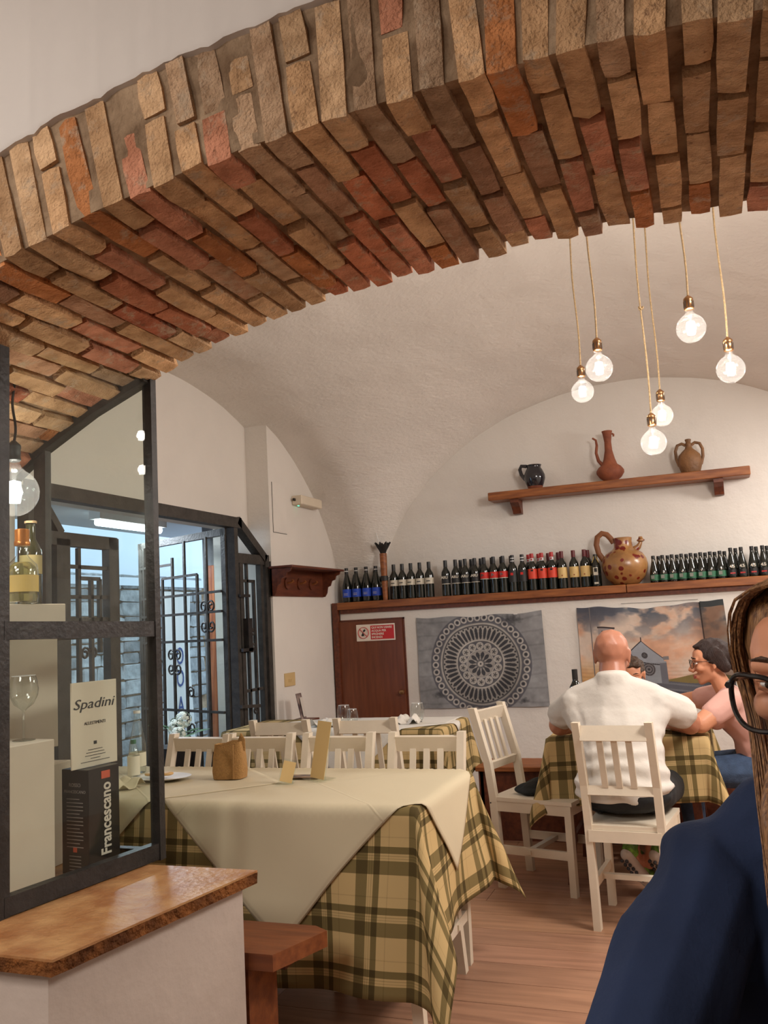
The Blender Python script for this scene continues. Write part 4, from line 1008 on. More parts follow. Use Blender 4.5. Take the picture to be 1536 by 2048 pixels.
# hydrangeas
q = at_y(352, 1462, X=-3.55)
t = thing('hydrangea_pot', 'white hydrangeas with green leaves in a dark pot by the street door', 'plant', (q.x, q.y, 0))
zz = q.z
MB().lathe([(.10, 0), (.14, zz-.12), (.15, zz-.10), (.13, zz-.10)], 18).build('pot', M['iron'], t, 50)
LG_ = mat('leaf_green', srgb(52, 96, 50), .6); WF = mat('petal_white', srgb(214, 220, 206), .8)
for k, (a, b, c) in enumerate([(0, 0, .02), (.07, -.08, -.02), (-.05, .09, .03), (.03, .05, .07), (.05, -.02, -.07)]):
    mb = MB(); rnd = random.Random(k)
    for j in range(60):
        v = Vector((rnd.gauss(0, 1), rnd.gauss(0, 1), rnd.gauss(0, 1))).normalized(); p = v*.055; u = v.orthogonal().normalized()*.016; w_ = v.cross(u)
        mb.add([p+u, p+w_, p-u, p-w_, p+v*.004], [(0, 1, 4), (1, 2, 4), (2, 3, 4), (3, 0, 4)])
    o = mb.build('flower_head', WF, t); o.location = (a, b, zz+c)
for k in range(9):
    a = k*2.4; r = .11+.03*(k % 3); p = Vector((r*math.cos(a), r*math.sin(a), zz-.03+.10*((k*7) % 5)/5)); d = Vector((math.cos(a), math.sin(a), .2)); s_ = Vector((-math.sin(a), math.cos(a), 0))*.035
    MB().add([p-d*.07, p+s_, p+d*.07, p-s_, p+Vector((0, 0, .012))], [(0, 1, 4), (1, 2, 4), (2, 3, 4), (3, 0, 4)]).build('leaf', LG_, t)
# banquette behind the vitrine, red cushion
t = simple_box('white_cabinet', 'low white cabinet beside the street door behind the vitrine', 'cabinet', (-2.95, 2.78, 0), (.28, .50, .92), M['white_paint'])
o = Blob().hull((-.0, -.12, .10, .05, .02, .06), (0, .12, .10, .05, .02, .06), (0, -.12, .3, .04, .02, .05), (0, .12, .28, .04, .02, .05)).build('cushion', mat('red_cloth', srgb(150, 34, 40), .85), None, .012, 3)
o.location = (-2.95, 2.82, .885); tag(o, 'dark red cushion on the white cabinet behind the vitrine', 'cushion')
t = thing('magazine_stack', 'stack of white magazines lying on the cabinet behind vitrine', 'magazines', (-2.88, 2.62, .922))
for k in range(4): MB().box((-.08, -.06, .006*k), (.08+.004*k, .06, .006*k+.005)).build('magazine', M['paper'], t)

# ---------------- fittings on the left wall ----------------
t = thing('wall_rack', 'small dark red wooden wall rack with carved pegs left of bottles', 'rack', (XW, 6.33, 1.62))
y0, y1 = -.46, .50
MB().box((0, y0-.02, .205), (.20, y1, .222), None, .003).build('top_board', M['wood_dark'], t)
MB().box((0, y0, 0), (.016, y1-.02, .206)).build('back_board', M['wood_dark'], t)
for yy in (y0, y1-.05):
    MB().prism([(0, 0), (0, .205), (.18, .205), (.17, .18), (.14, .17), (.13, .14), (.10, .13), (.085, .09), (.06, .08), (.05, .03), (.03, 0)] if True else [], 'y', yy, yy+.018).build('side_bracket', M['wood_dark'], t)
for k in range(3):
    mb = MB(); yy = -.22+.22*k
    mb.lathe([(.045, 0), (.045, .012)], 16, Matrix.Translation((.016, yy, .10)) @ Matrix.Rotation(pi/2, 4, 'Y')); p = mb.build('rosette', M['wood_dark'], t)
    MB().tube([(.02, yy, .10), (.06, yy, .105), (.075, yy, .12)], [.010, .009, .012], 8).build('peg', M['wood_shelf'], t)
MB().tube([(.01, y0-.01, .22), (.01, y0-.01, .26)], .006, 6).build('hook', M['iron'], t)
t = thing('emergency_lamp', 'slim white emergency lamp box with green light on the left wall', 'lamp', (XW, 6.46, 2.395))
MB().box((0, -.17, -.04), (.09, .22, .035), None, .006).build('housing', M['white_paint'], t)
MB().box((.02, -.11, -.043), (.03, -.09, -.040)).build('green_light', emis('green_led', (.1, 1, .5, 1), 3), t); MB().beam((.03, -.20, 0), (.03, -.165, 0), .012, .02).build('bracket', M['iron'], t)
t = thing('light_switch', 'cream square light switch plate on the left wall', 'switch', (XW, 6.12, .985))
SWM = mat('switch_cream', srgb(206, 176, 124), .5)
MB().box((0, -.085, -.05), (.010, .085, .05), None, .002).build('plate', SWM, t)
for k in range(3): MB().box((.010, -.03+.02*k, -.02), (.013, -.016+.02*k, .004)).build('button', SWM, t)
t = thing('access_panel', 'flush painted access panel outlined on the left wall', 'panel', (XW, 6.05, 2.31))
MB().box((.0, -.09, -.19), (.003, .13, .19)).build('cover', M['plaster'], t)
for a, b in (((-.10, -.20), (-.10, .19)), ((-.10, -.20), (.13, -.20))): MB().beam((.001, a[0], a[1]), (.001, b[0], b[1]), .004, .003, (1, 0, 0)).build('gap', M['iron_in'], t)

# ---------------- furniture ----------------
def make_chair(name, label, loc, rz, w=.31, d=.36, group=None):
    t = thing(name, label, 'chair', loc, rz, group); m = M['white_paint']; hw = w/2
    for s_ in (-1, 1):
        x = s_*hw
        mb = MB(); prof = [(-.185, 0), (-.205, .45), (-.225, .62), (-.300, .90)]; wdt = .040
        pl = [(y-.018, z) for y, z in prof]+[(y+.022, z) for y, z in reversed(prof)]
        mb.prism(pl, 'x', x-.016, x+.016); l = mb.build('leg', m, t)
        MB().lathe([(.004, 0), (.004, .0015)], 8, Matrix.Translation((x+s_*.016, -.215, .42)) @ Matrix.Rotation(s_*pi/2, 4, 'Y')).build('screw_hole', M['black'], l)
        l = MB().beam((x+s_*.006, d-.19, 0), (x+s_*.006, d-.19, .43), .034, .034, (0, 1, 0)).build('leg', m, t)
        MB().beam((x+s_*.0, -.19, .19), (x+s_*.006, d-.19, .19), .020, .04).build('stretcher', m, t)
        MB().beam((x+s_*.0, -.20, .405), (x+s_*.006, d-.19, .405), .020, .05).build('side_rail', m, t)
    MB().beam((-hw-.02, d*.4-.18, .19), (hw+.02, d*.4-.18, .19), .030, .022, (0, 0, 1)).build('stretcher', m, t)
    MB().box((-hw, -.225, .38), (hw, -.205, .43)).build('rear_rail', m, t); MB().box((-hw, d-.20, .38), (hw, d-.18, .43)).build('front_rail', m, t)
    MB().prism([(-hw-.012, -.215), (hw+.012, -.215), (hw+.024, d-.165), (-hw-.024, d-.165)], 'z', .431, .450).build('seat', m, t)
    MB().beam((-hw+.014, -.287, .852), (hw-.014, -.287, .852), .065, .020, (0, 1, -.26)).build('top_rail', m, t)
    MB().beam((-hw+.014, -.226, .60), (hw-.014, -.226, .60), .040, .020, (0, 1, -.26)).build('lower_rail', m, t)
    for k in (-1, 0, 1): MB().beam((k*w*.20, -.230, .615), (k*w*.20, -.282, .83), .026, .012, (0, 1, 0)).build('slat', m, t)
    return t
def zrot_for(a): return a
c0 = make_chair('dining_chair', 'white wooden chair the man in the white t-shirt sits on', (-.435, 4.225, 0), math.radians(-5))
def chair(x, y, a, label, group=None): return dup(c0, (x, y, 0), math.radians(a), label, group)
G1 = 'white chairs behind the long table'
for x, a, lb_ in ((-2.37, 176, 'leftmost'), (-2.02, 181, 'second from left'), (-1.63, 180, 'third from left'), (-1.215, 180, 'rightmost')):
    chair(x, 3.39, a, 'white wooden chair behind the cream-covered table, %s of four' % lb_, G1)
chair(-2.20, 4.50, 0, 'white wooden chair at the far table near the street door', 'white chairs at the far table')
chair(-1.74, 4.54, 2, 'white wooden chair at the far table in front of closet door', 'white chairs at the far table')
make_chair('dining_chair', 'white wooden chair seen side-on with black garment on its seat', (-.93, 4.70, 0), math.radians(-104), .33, .40)
chair(.27, 4.93, 90, 'white wooden chair the woman in pink sits on')
def plaid_mat():
    m, nt, b = new_mat('plaid_cloth'); b.inputs['Roughness'].default_value = .9; b.inputs['Specular IOR Level'].default_value = .15
    uv = nd(nt, 'ShaderNodeUVMap'); sp_ = nd(nt, 'ShaderNodeSeparateXYZ'); nt.links.new(uv.outputs[0], sp_.inputs[0])
    outs = []
    for ax in (0, 1):
        dv = nd(nt, 'ShaderNodeMath', operation='MULTIPLY'); dv.inputs[1].default_value = 1/.19; nt.links.new(sp_.outputs[ax], dv.inputs[0])
        fr = nd(nt, 'ShaderNodeMath', operation='FRACT'); nt.links.new(dv.outputs[0], fr.inputs[0])
        cr = nd(nt, 'ShaderNodeValToRGB'); cr.color_ramp.interpolation = 'CONSTANT'; nt.links.new(fr.outputs[0], cr.inputs[0])
        e = cr.color_ramp.elements; e[0].position = 0; e[0].color = (0, 0, 0, 1); e[1].position = .10; e[1].color = (.85, .85, .85, 1)
        for p, v in ((.33, .05), (.36, .4), (.375, .05), (.405, .4), (.42, .05), (.45, .95), (.57, 0), (.72, .2), (.74, 0)):
            q = e.new(p); q.color = (v, v, v, 1)
        outs.append(cr.outputs[0])
    ad = nd(nt, 'ShaderNodeMath', operation='ADD'); nt.links.new(outs[0], ad.inputs[0]); nt.links.new(outs[1], ad.inputs[1])
    cr = nd(nt, 'ShaderNodeValToRGB'); nt.links.new(ad.outputs[0], cr.inputs[0]); e = cr.color_ramp.elements
    hf = nd(nt, 'ShaderNodeMath', operation='MULTIPLY'); hf.inputs[1].default_value = .5; nt.links.new(ad.outputs[0], hf.inputs[0]); nt.links.new(hf.outputs[0], cr.inputs[0])
    e[0].color = srgb(196, 168, 118); e[1].color = srgb(66, 54, 30); q = e.new(.45); q.color = srgb(120, 104, 66)
    wv = nd(nt, 'ShaderNodeTexNoise'); wv.inputs['Scale'].default_value = 900; nt.links.new(uv.outputs[0], wv.inputs['Vector'])
    bp = nd(nt, 'ShaderNodeBump'); bp.inputs['Strength'].default_value = .15; bp.inputs['Distance'].default_value = .002; nt.links.new(wv.outputs[0], bp.inputs['Height']); nt.links.new(bp.outputs[0], b.inputs['Normal'])
    nt.links.new(cr.outputs[0], b.inputs['Base Color']); return m
M['plaid'] = plaid_mat()
def drape(name, label, cat, rect, z, poly, m, off=0, ang=0, k=13, amp=.10, flare=.05, corner=.30, res=.022, seed=0, origin=None, creases=(), group=None):
    """cloth laid over the table rectangle; poly=(x0,x1,y0,y1) in cloth axes rotated by ang about its centre"""
    x0, x1, y0, y1 = rect; (cx, cy), (ha0, ha1, hb0, hb1) = poly
    na = int((ha1-ha0)/res)+1; nb = int((hb1-hb0)/res)+1; ca, sa = math.cos(ang), math.sin(ang); vs = []; uvs = []
    for j in range(nb+1):
        for i in range(na+1):
            a = ha0+(ha1-ha0)*i/na; b = hb0+(hb1-hb0)*j/nb
            px, py = cx+a*ca-b*sa, cy+a*sa+b*ca
            qx, qy = min(max(px, x0), x1), min(max(py, y0), y1); dx, dy = px-qx, py-qy; d = math.hypot(dx, dy)
            zz = z+off+.0015*noise.noise(Vector((px*5, py*5, seed)))
            if d < 1e-6: p = (px, py, zz)
            else:
                nx_, ny_ = dx/d, dy/d; r = .018+off
                if d < r*pi/2: out = r*math.sin(d/r); dr_ = r*(1-math.cos(d/r)); dd = 0
                else: dd = d-r*pi/2; out = r; dr_ = r
                wv = .5+.5*math.sin(k*(qx-qy)+seed); c2 = abs(2*nx_*ny_)
                fl_ = flare+amp*wv*min(1, dd*3)+corner*c2**1.5+.03*noise.noise(Vector((px*4, py*4, seed+2)))
                fl_ = max(.012, fl_); cs = 1/math.sqrt(1+fl_*fl_)
                out += dd*fl_*cs+off; dr_ += dd*cs
                sw = .05*dd*math.sin(7*(qx-qy)+seed+5*c2)
                p = (qx+nx_*out-ny_*sw, qy+ny_*out+nx_*sw, max(.012, zz-dr_))
            vs.append(p); uvs.append((a, b))
    fs = [(j*(na+1)+i, j*(na+1)+i+1, (j+1)*(na+1)+i+1, (j+1)*(na+1)+i) for j in range(nb) for i in range(na)]
    me = bpy.data.meshes.new(name); me.from_pydata(vs, [], fs); me.materials.append(m)
    uv = me.uv_layers.new(name='UVMap'); u = np.array(uvs)
    li = np.empty(len(me.loops), int); me.loops.foreach_get('vertex_index', li); uv.data.foreach_set('uv', u[li].ravel())
    me.polygons.foreach_set('use_smooth', [True]*len(me.polygons))
    o = link(name, me); sd = o.modifiers.new('thick', 'SOLIDIFY'); sd.thickness = .0016; sd.offset = 1
    return tag(o, label, cat, group)
def table(label, rect, z, legs=True, leg_m=None):
    x0, x1, y0, y1 = rect; cx, cy = (x0+x1)/2, (y0+y1)/2; t = thing('dining_table', label, 'table', (cx, cy, 0)); m = leg_m or M['white_paint']
    hx, hy = (x1-x0)/2, (y1-y0)/2
    MB().box((-hx, -hy, z-.028), (hx, hy, z-.003), None, .004).build('tabletop', m, t)
    for sx in (-1, 1):
        for sy in (-1, 1): MB().beam((sx*(hx-.05), sy*(hy-.09), 0), (sx*(hx-.09), sy*(hy-.12), z-.028), .04, .04, (0, 1, 0)).build('leg', m, t)
        MB().beam((sx*(hx-.06), -(hy-.10), .20), (sx*(hx-.06), hy-.10, .20), .022, .045).build('stretcher', m, t)
    return t
RT = (-2.74, -1.01, 2.875, 3.575)
table('long dining table under the cream and plaid cloths', RT, .755)
drape('plaid_tablecloth', 'olive and cream plaid tablecloth hanging down over the long table', 'tablecloth', RT, .757, ((-1.8, 3.2), (-1.02, 1.24, -.93, .74)), M['plaid'], 0, 0, 11, .10, .03, .26, seed=1.2)
drape('cream_overlay', 'cream cloth laid diagonally over the right half of long table', 'tablecloth', RT, .757, ((-1.52, 3.225), (-.585, .585, -.585, .585)), M['cream_cloth'], .004, pi/4, 11, .10, .03, .22, seed=1.2)
drape('cream_overlay', 'cream cloth laid diagonally over the left half, seen through vitrine', 'tablecloth', RT, .757, ((-2.42, 3.225), (-.52, .52, -.52, .52)), M['cream_cloth'], .0065, pi/4, 11, .10, .03, .22, seed=1.2)
mb = MB()
RF = (-3.0, -1.56, 4.98, 5.55)
table('far dining table in front of the closet door', RF, .745)
drape('plaid_tablecloth', 'plaid tablecloth on the far table by the closet door', 'tablecloth', RF, .747, ((-2.28, 5.26), (-.80, 1.06, -.64, .5)), M['plaid'], 0, 0, 12, .12, .04, .25, seed=3)
drape('white_overlay', 'white cloth laid over the plaid one on the far table', 'tablecloth', RF, .747, ((-2.15, 5.28), (-.47, .47, -.47, .47)), M['white_cloth'], .004, pi/4, 12, .12, .04, .25, seed=3)
drape('white_overlay', 'flat white cloth on right end of the far table', 'tablecloth', RF, .747, ((-1.88, 5.37), (-.40, .30, -.17, .17)), M['white_cloth'], .006, 0, 12, .12, .04, .25, seed=3)
RM = (-.86, -.10, 4.60, 5.32)
table('square table the man, the woman and the child share', RM, .745, leg_m=M['wood_dark'])
drape('plaid_tablecloth', 'plaid tablecloth with hanging corners on the occupied table', 'tablecloth', RM, .747, ((-.48, 4.95), (-.70, .66, -.68, .55)), M['plaid'], 0, .05, 11, .06, .04, .25, seed=5.5)
# benches
t = thing('bench', 'reddish brown wooden bench end beside the plaid cloth and low wall', 'bench', (-1.9, 2.56, 0))
MB().prism([(-.75, -.125), (.58, -.135), (.655, .09), (.60, .125), (-.75, .125)], 'z', .372, .42).build('seat', M['bench_wood'], t)
MB().box((.42, -.09, .0), (.47, .09, .372)).build('leg', M['bench_wood'], t); MB().box((-.6, -.09, .0), (-.55, .09, .372)).build('leg', M['bench_wood'], t)
MB().box((.52, -.02, .335), (.56, .06, .372)).build('cleat', M['wood_dark'], t)
t = thing('wall_bench', 'long brown wooden bench behind the occupied table', 'bench', (-.3, 5.64, 0))
MB().box((-1.2, -.17, .42), (1.6, .17, .45), None, .004).build('seat', M['wood_shelf'], t)
MB().box((-1.18, -.13, 0), (1.58, -.11, .42)).build('front_board', M['wood_dark'], t)
for x_ in (-1.19, 1.55): MB().box((x_, -.13, 0), (x_+.03, .15, .42)).build('side_panel', M['wood_dark'], t)

# ---------------- things on the tables ----------------
ZT = .768
JUTE = mat('jute', srgb(176, 132, 78), .95, var=.2, vscale=120, bump=.4, bscale=250)
t = thing('fabric_pouch', 'upright tan fabric pouch with a loop on the cream table', 'pouch', (-1.965, 3.30, ZT), .15)
vs = []; N_ = 24; lv = [(0, .066, .045), (.03, .070, .048), (.09, .068, .042), (.145, .060, .030), (.150, .060, .030), (.147, .055, .026), (.08, .056, .03), (.02, .056, .035)]
for z, a, b in lv:
    for i in range(N_):
        th = 2*pi*i/N_; c_, s_ = math.cos(th), math.sin(th); vs.append((a*abs(c_)**.55*math.copysign(1, c_)+.002*math.sin(5*th+z*40), b*abs(s_)**.55*math.copysign(1, s_), z-(.010*(c_ < 0)*(z > .1))))
fs = [(j*N_+i, j*N_+(i+1) % N_, (j+1)*N_+(i+1) % N_, (j+1)*N_+i) for j in range(len(lv)-1) for i in range(N_)]+[tuple(range(N_)), tuple(range((len(lv)-1)*N_, len(lv)*N_))]
MB().add(vs, fs).build('bag', JUTE, t, 60)
MB().tube([(.048, 0, .12), (.052, 0, .155), (.054, 0, .172), (.060, 0, .155), (.060, 0, .11)], .006, 6, flat=2.0).build('loop', JUTE, t, True)
MB().box((.030, -.050, .002), (.036, -.044, .140)).build('seam', JUTE, t)
ACR = M['pane']; CARD = mat('menu_kraft', srgb(214, 182, 124), .75)
t = thing('menu_holder', 'tall acrylic menu holder with tan card on the cream table', 'menu holder', (-1.555, 3.285, ZT), -.42)
MB().box((-.055, -.035, 0), (.055, .05, .003)).build('base', ACR, t)
MB().beam((0, 0, .003), (.012, .045, .225), .090, .003, (0, 1, 0)).build('acrylic_sheet', ACR, t)
MB().beam((0, -.0035, .004), (.012, .0415, .224), .082, .0012, (0, 1, 0)).build('card', CARD, t)
t = thing('menu_holder', 'small acrylic holder with folded tan card on the cream table', 'menu holder', (-1.655, 3.20, ZT), .25)
MB().box((-.035, -.03, 0), (.035, .03, .0025)).build('base', ACR, t)
MB().beam((0, -.0, .0025), (.018, .02, .088), .06, .0025, (0, 1, 0)).build('acrylic_sheet', ACR, t)
MB().beam((0, -.003, .004), (.018, .017, .080), .050, .001, (0, 1, 0)).build('card', CARD, t)
t = MB().box((-.075, -.035, 0), (.075, .035, .004), None, .001).build('leaflet', mat('leaflet_dark', srgb(70, 64, 66), .5, col2=srgb(150, 120, 90), vscale=20)); t.location = (-1.64, 3.335, ZT); t.rotation_euler = (0, 0, .1)
tag(t, 'dark printed leaflet lying between the two menu holders', 'leaflet')
q = at_y(278, 1535, Z=ZT)
t = bottle('water_bottle', 'clear glass water bottle on the left end of cream table', (-2.50, 3.40, ZT), [(.034, 0), (.037, .004), (.037, .12), (.030, .155), (.014, .235), (.0125, .262), (.0145, .264), (.0145, .275)], M['glass'], (.03, .09), M['paper'], (.262, .275, .016), M['white'])
t = bottle('mineral_bottle', 'small clear bottle with white label beside the water bottle', (-2.40, 3.235, ZT), [(.024, 0), (.026, .003), (.026, .10), (.018, .125), (.010, .15), (.010, .16)], M['glass'], (.02, .10), M['paper'], (.15, .168, .012), GRN)
t = thing('plate', 'white oval plate with bread on the cream table by vitrine', 'plate', (-2.26, 3.235, ZT))
MB().lathe([(.05, 0), (.06, .003), (.115, .014), (.118, .016), (.06, .006), (.002, .005)], 32, Matrix.Diagonal((1.15, .8, 1, 1)), True).build('dish', M['white'], t, 50)
o = Blob().hull((-.05, 0, .022, .02, .03, .008), (.04, .01, .022, .02, .028, .008)).build('bread_slice', lm('bread', 206, 164, 104), None, .006, 2); o.location = (-2.27, 3.235, ZT+.002); tag(o, 'slice of bread lying on the oval plate', 'bread')
# crumpled napkin
def napkin(loc, label, m, s=1, seed=0, cat='napkin'):
    n = 16; vs = []
    for j in range(n+1):
        for i in range(n+1):
            x, y = (i/n-.5)*.15*s, (j/n-.5)*.11*s; vs.append((x, y, max(0, .022*s+.040*s*noise.noise(Vector((x*22, y*22, seed)))-1.8*(x*x+y*y))))
    fs = [(j*(n+1)+i, j*(n+1)+i+1, (j+1)*(n+1)+i+1, (j+1)*(n+1)+i) for j in range(n) for i in range(n)]
    o = MB().add(vs, fs).build('napkin', m, None, True); sd = o.modifiers.new('t', 'SOLIDIFY'); sd.thickness = .0012; o.location = loc; return tag(o, label, cat)
napkin((-2.33, 3.06, ZT+.002), 'crumpled cream napkin near the plate seen through the vitrine', M['cream_cloth'], 1, 2)
napkin((-2.34, 5.12, .756), 'crumpled white napkin on the far table between the chairs', M['white_cloth'], 1.3, 5)
napkin((-1.86, 5.22, .756), 'folded white napkin on the far table beside upturned glass', M['white_cloth'], 1.3, 9)
g = wine_glass('tumbler', 'upturned stemless glass on right part of the far table', (-1.80, 5.30, .757), 1.1, 'stemless glasses on far table', False)
wine_glass('tumbler', 'stemless glass on left part of the far table', (-2.28, 5.25, .757), 1.1, 'stemless glasses on far table', False)
wine_glass('tumbler', 'stemless glass next to the napkin on the far table', (-2.20, 5.20, .757), .9, 'stemless glasses on far table', False)
t = thing('brochure', 'dark printed brochure standing on a wooden ledge by left wall', 'brochure', (-2.92, 5.98, .70))
MB().beam((0, 0, 0), (-.04, 0, .19), .085, .006, (1, 0, 0)).build('cover', mat('brochure_print', srgb(80, 60, 62), .4, col2=srgb(170, 150, 140), vscale=14), t)
MB().beam((.006, .005, .02), (-.022, .005, .16), .04, .002, (1, 0, 0)).build('picture', lm('brochure_pale', 206, 196, 186), t)
t = simple_box('side_stand', 'small wooden stand holding the brochure by left wall', 'stand', (-2.93, 5.98, 0), (.16, .24, .70), M['wood_dark'])
# wine bottle and plate on occupied table
bottle('wine_bottle', 'dark wine bottle standing left of the man on his table', (-.765, 5.02, .760), BORD, M['bottle'], (.07, .15), DG, (.245, .301, .016), CBK)
t = thing('plate', 'white plate on the occupied table in front of the woman', 'plate', (-.24, 4.76, .760)); MB().lathe([(.05, 0), (.06, .003), (.105, .014), (.108, .016), (.06, .006), (.002, .005)], 30).build('dish', M['white'], t, 50)
napkin((-.17, 4.66, .760), 'white paper napkin beside the plate on occupied table', M['white_cloth'], .8, 12)
# black garment on the empty chair
o = Blob().hull((-.09, 0, .02, .06, .07, .02), (.08, .02, .02, .06, .08, .022), (0, .02, .05, .07, .06, .028)).hull((.08, -.05, .015, .05, .05, .014), (-.08, -.04, .015, .05, .05, .014)).build('folded_jacket', mat('black_cloth', (.008, .009, .008, 1), .9, bump=.5, bscale=30), None, .008, 3, noise_amp=.012, nscale=16)
o.location = (-.93, 4.70, .452); o.rotation_euler = (0, 0, .4); tag(o, 'black folded jacket lying on the seat of empty chair', 'jacket')

# ---------------- people ----------------
SKIN = mat('skin', srgb(206, 142, 108), .5, var=.06, vscale=14, bump=.05, bscale=120)
SKIN_M = mat('skin_tanned', srgb(178, 118, 92), .42, var=.10, vscale=12, bump=.05, bscale=120)
EYE = mat('eye_white', (.75, .72, .68, 1), .2); IRIS = mat('iris', (.03, .018, .01, 1), .1); LIP = mat('lips', srgb(176, 88, 80), .45)
HAIR_D = mat('hair_dark', srgb(46, 24, 17), .6, var=.4, vscale=6, stretch=(30, 30, 4), bump=.5, bscale=12)
HAIR_B = mat('hair_brown', srgb(74, 52, 36), .6, var=.4, vscale=40, bump=.6, bscale=60)
def frame(c, fwd, up_=(0, 0, 1), s=1.0):
    y = Vector(fwd).normalized(); x = y.cross(Vector(up_)).normalized(); z = x.cross(y)
    Mx = Matrix((x, y, z)).transposed().to_4x4() @ Matrix.Scale(s, 4); Mx.translation = c; return Mx
def head_blob(Mx, fem=False):
    B = Blob()
    B.ball((0, -.014, .026), (.074, .094, .087)); B.hull((0, .035, .035, .062, .05, .055), (0, .02, -.03, .058, .055, .05))
    B.hull((0, .02, -.03, .056, .05, .04), (0, .062, -.094, .020, .017, .015), (-.038, .0, -.062, .016, .02, .018), (.038, .0, -.062, .016, .02, .018))
    B.hull((0, .084, .010, .0075), (0, .108, -.026, .0105)); B.hull((0, .100, -.028, .010), (-.012, .090, -.032, .0075), (.012, .090, -.032, .0075))
    B.hull((-.018, .080, -.058, .006), (0, .089, -.056, .007), (.018, .080, -.058, .006)); B.hull((-.015, .079, -.067, .006), (0, .086, -.068, .0075), (.015, .079, -.067, .006))
    for s in (-1, 1):
        B.hull((s*.012, .082, .024, .008), (s*.045, .070, .024, .009)); B.ball((s*.038, .058, -.022), (.022, .024, .020))
        B.hull((s*.076, -.012, .012, .006, .018, .016), (s*.072, -.006, -.028, .005, .010, .012))
    return B.xform(Mx)
def face_parts(t, Mx, iris=IRIS, closed=False, skin=None, brow=None):
    for s in (-1, 1):
        e = Blob().ball((s*.031, .0745, .005), (.0125, .0095, .0058)).xform(Mx).build('eye', EYE, t, .0012, 1)
        Blob().hull((s*.019, .0825, .0095, .0028), (s*.031, .0855, .0125, .0032), (s*.045, .077, .0095, .0028)).hull((s*.020, .082, .0, .0022), (s*.031, .0845, -.002, .0024), (s*.044, .077, .0, .0022)).xform(Mx).build('eyelid', skin or SKIN, t, .0016, 1)
        if not closed: Blob().ball((s*.031, .0830, .005), (.0048, .0022, .0048)).xform(Mx).build('iris', iris, e, .0009, 0)
        Blob().hull((s*.016, .086, .030, .0022), (s*.034, .085, .035, .0024), (s*.050, .073, .030, .0016)).xform(Mx).build('eyebrow', brow or HAIR_D, t, .0016, 1)
    Blob().hull((-.018, .086, -.060, .0035), (0, .0955, -.058, .004), (.018, .086, -.060, .0035)).hull((-.014, .085, -.067, .0035), (0, .093, -.069, .005), (.014, .085, -.067, .0035)).xform(Mx).build('lips', LIP, t, .0018, 1)
def hand(B, wrist, d, n, side=1, s=1.0):
    """palm along d with palm normal n (pointing out of the palm); side gives thumb direction"""
    d = Vector(d).normalized(); n = Vector(n); n = (n-d*n.dot(d)).normalized(); a = d.cross(n)*side; w_ = Vector(wrist)
    P = lambda u, v, k: w_+(d*u+a*v+n*k)*s
    q = lambda p, r: (p.x, p.y, p.z, r*s)
    B.hull(q(P(.0, .0, 0), .024), q(P(.035, .026, 0), .014), q(P(.035, -.026, 0), .014), q(P(.085, .030, 0), .012), q(P(.082, -.030, 0), .011))
    for v, L in ((.031, .066), (.0105, .076), (-.0105, .070), (-.031, .056)):
        B.chain(q(P(.088, v, 0), .0095), q(P(.088+L*.45, v*1.1, .008), .0088), q(P(.088+L*.78, v*1.12, .026), .0080), q(P(.088+L*.90, v*1.1, .040), .0072))
    B.chain(q(P(.018, .024, .004), .014), q(P(.045, .052, .012), .0115), q(P(.070, .062, .022), .0095), q(P(.088, .060, .034), .0085))
def spheres(p, r): return (p[0], p[1], p[2])+((r,) if not hasattr(r, '__len__') else tuple(r))

# --- bald man in the white t-shirt
t = thing('person', 'bald man in a white t-shirt and black shorts seen from behind', 'person', (0, 0, 0))
Mh = frame((-.484, 4.405, 1.158), (.12, .96, -.30), (0, 0, 1), 1.13)
B = head_blob(Mh)
B.hull((-.486, 4.375, 1.135, .060, .058, .04), (-.484, 4.335, 1.03, .072, .065, .05)); B.hull((-.486, 4.345, 1.10, .055, .035, .03), (-.486, 4.335, 1.05, .060, .040, .03))
B.hull((-.484, 4.34, 1.0, .10, .08, .05), (-.455, 4.26, .60, .15, .11, .08)); B.hull((-.65, 4.36, .95, .055), (-.32, 4.36, .95, .055), (-.484, 4.34, 1.0, .08, .07, .05))
B.chain((-.67, 4.36, .945, .058), (-.795, 4.575, .812, .056)); B.chain((-.795, 4.585, .808, .052), (-.60, 4.83, .800, .032))
B.chain((-.29, 4.36, .945, .058), (-.165, 4.575, .812, .056)); B.chain((-.165, 4.585, .808, .052), (-.36, 4.83, .800, .032))
hand(B, (-.595, 4.835, .800), (.75, .6, -.05), (.1, -.1, -1), 1); hand(B, (-.365, 4.835, .800), (-.75, .6, -.05), (-.1, -.1, -1), -1)
for s, kx, fx_, in ((-1, -.565, -.475), (1, -.345, -.385)):
    B.chain((-.455+s*.09, 4.25, .545, .082), (kx, 4.63, .505, .066)); B.chain((kx, 4.64, .49, .056), (kx*.45+fx_*.55, 4.57, .36, .054), (fx_, 4.50, .215, .036), (fx_+.02*s*-1, 4.52, .17, .034))
B.build('body', SKIN_M, t, .0068, 4)
face_parts(t, Mh)
def tee_fn(lo, hi, amp, k=70, ax=2):
    def f(p, n):
        w_ = max(0, min(1, (hi-p.z)/(hi-lo))); v = math.sin(p.z*k+5*noise.noise(p*5)+p.x*6)
        return p+n*(amp*w_*v*(.4+.6*abs(noise.noise(p*7)))+.004*noise.noise(p*9))
    return f
TEE = mat('white_cotton', srgb(206, 199, 190), .9, bump=.3, bscale=14)
S = Blob()
S.hull((-.462, 4.195, .575, .225, .155, .085), (-.460, 4.225, .70, .198, .150, .09)); S.hull((-.458, 4.225, .70, .192, .150, .09), (-.475, 4.31, .87, .205, .125, .11))
S.hull((-.475, 4.31, .87, .200, .120, .11), (-.655, 4.345, .955, .062), (-.310, 4.345, .955, .062), (-.484, 4.335, 1.04, .095, .085, .045))
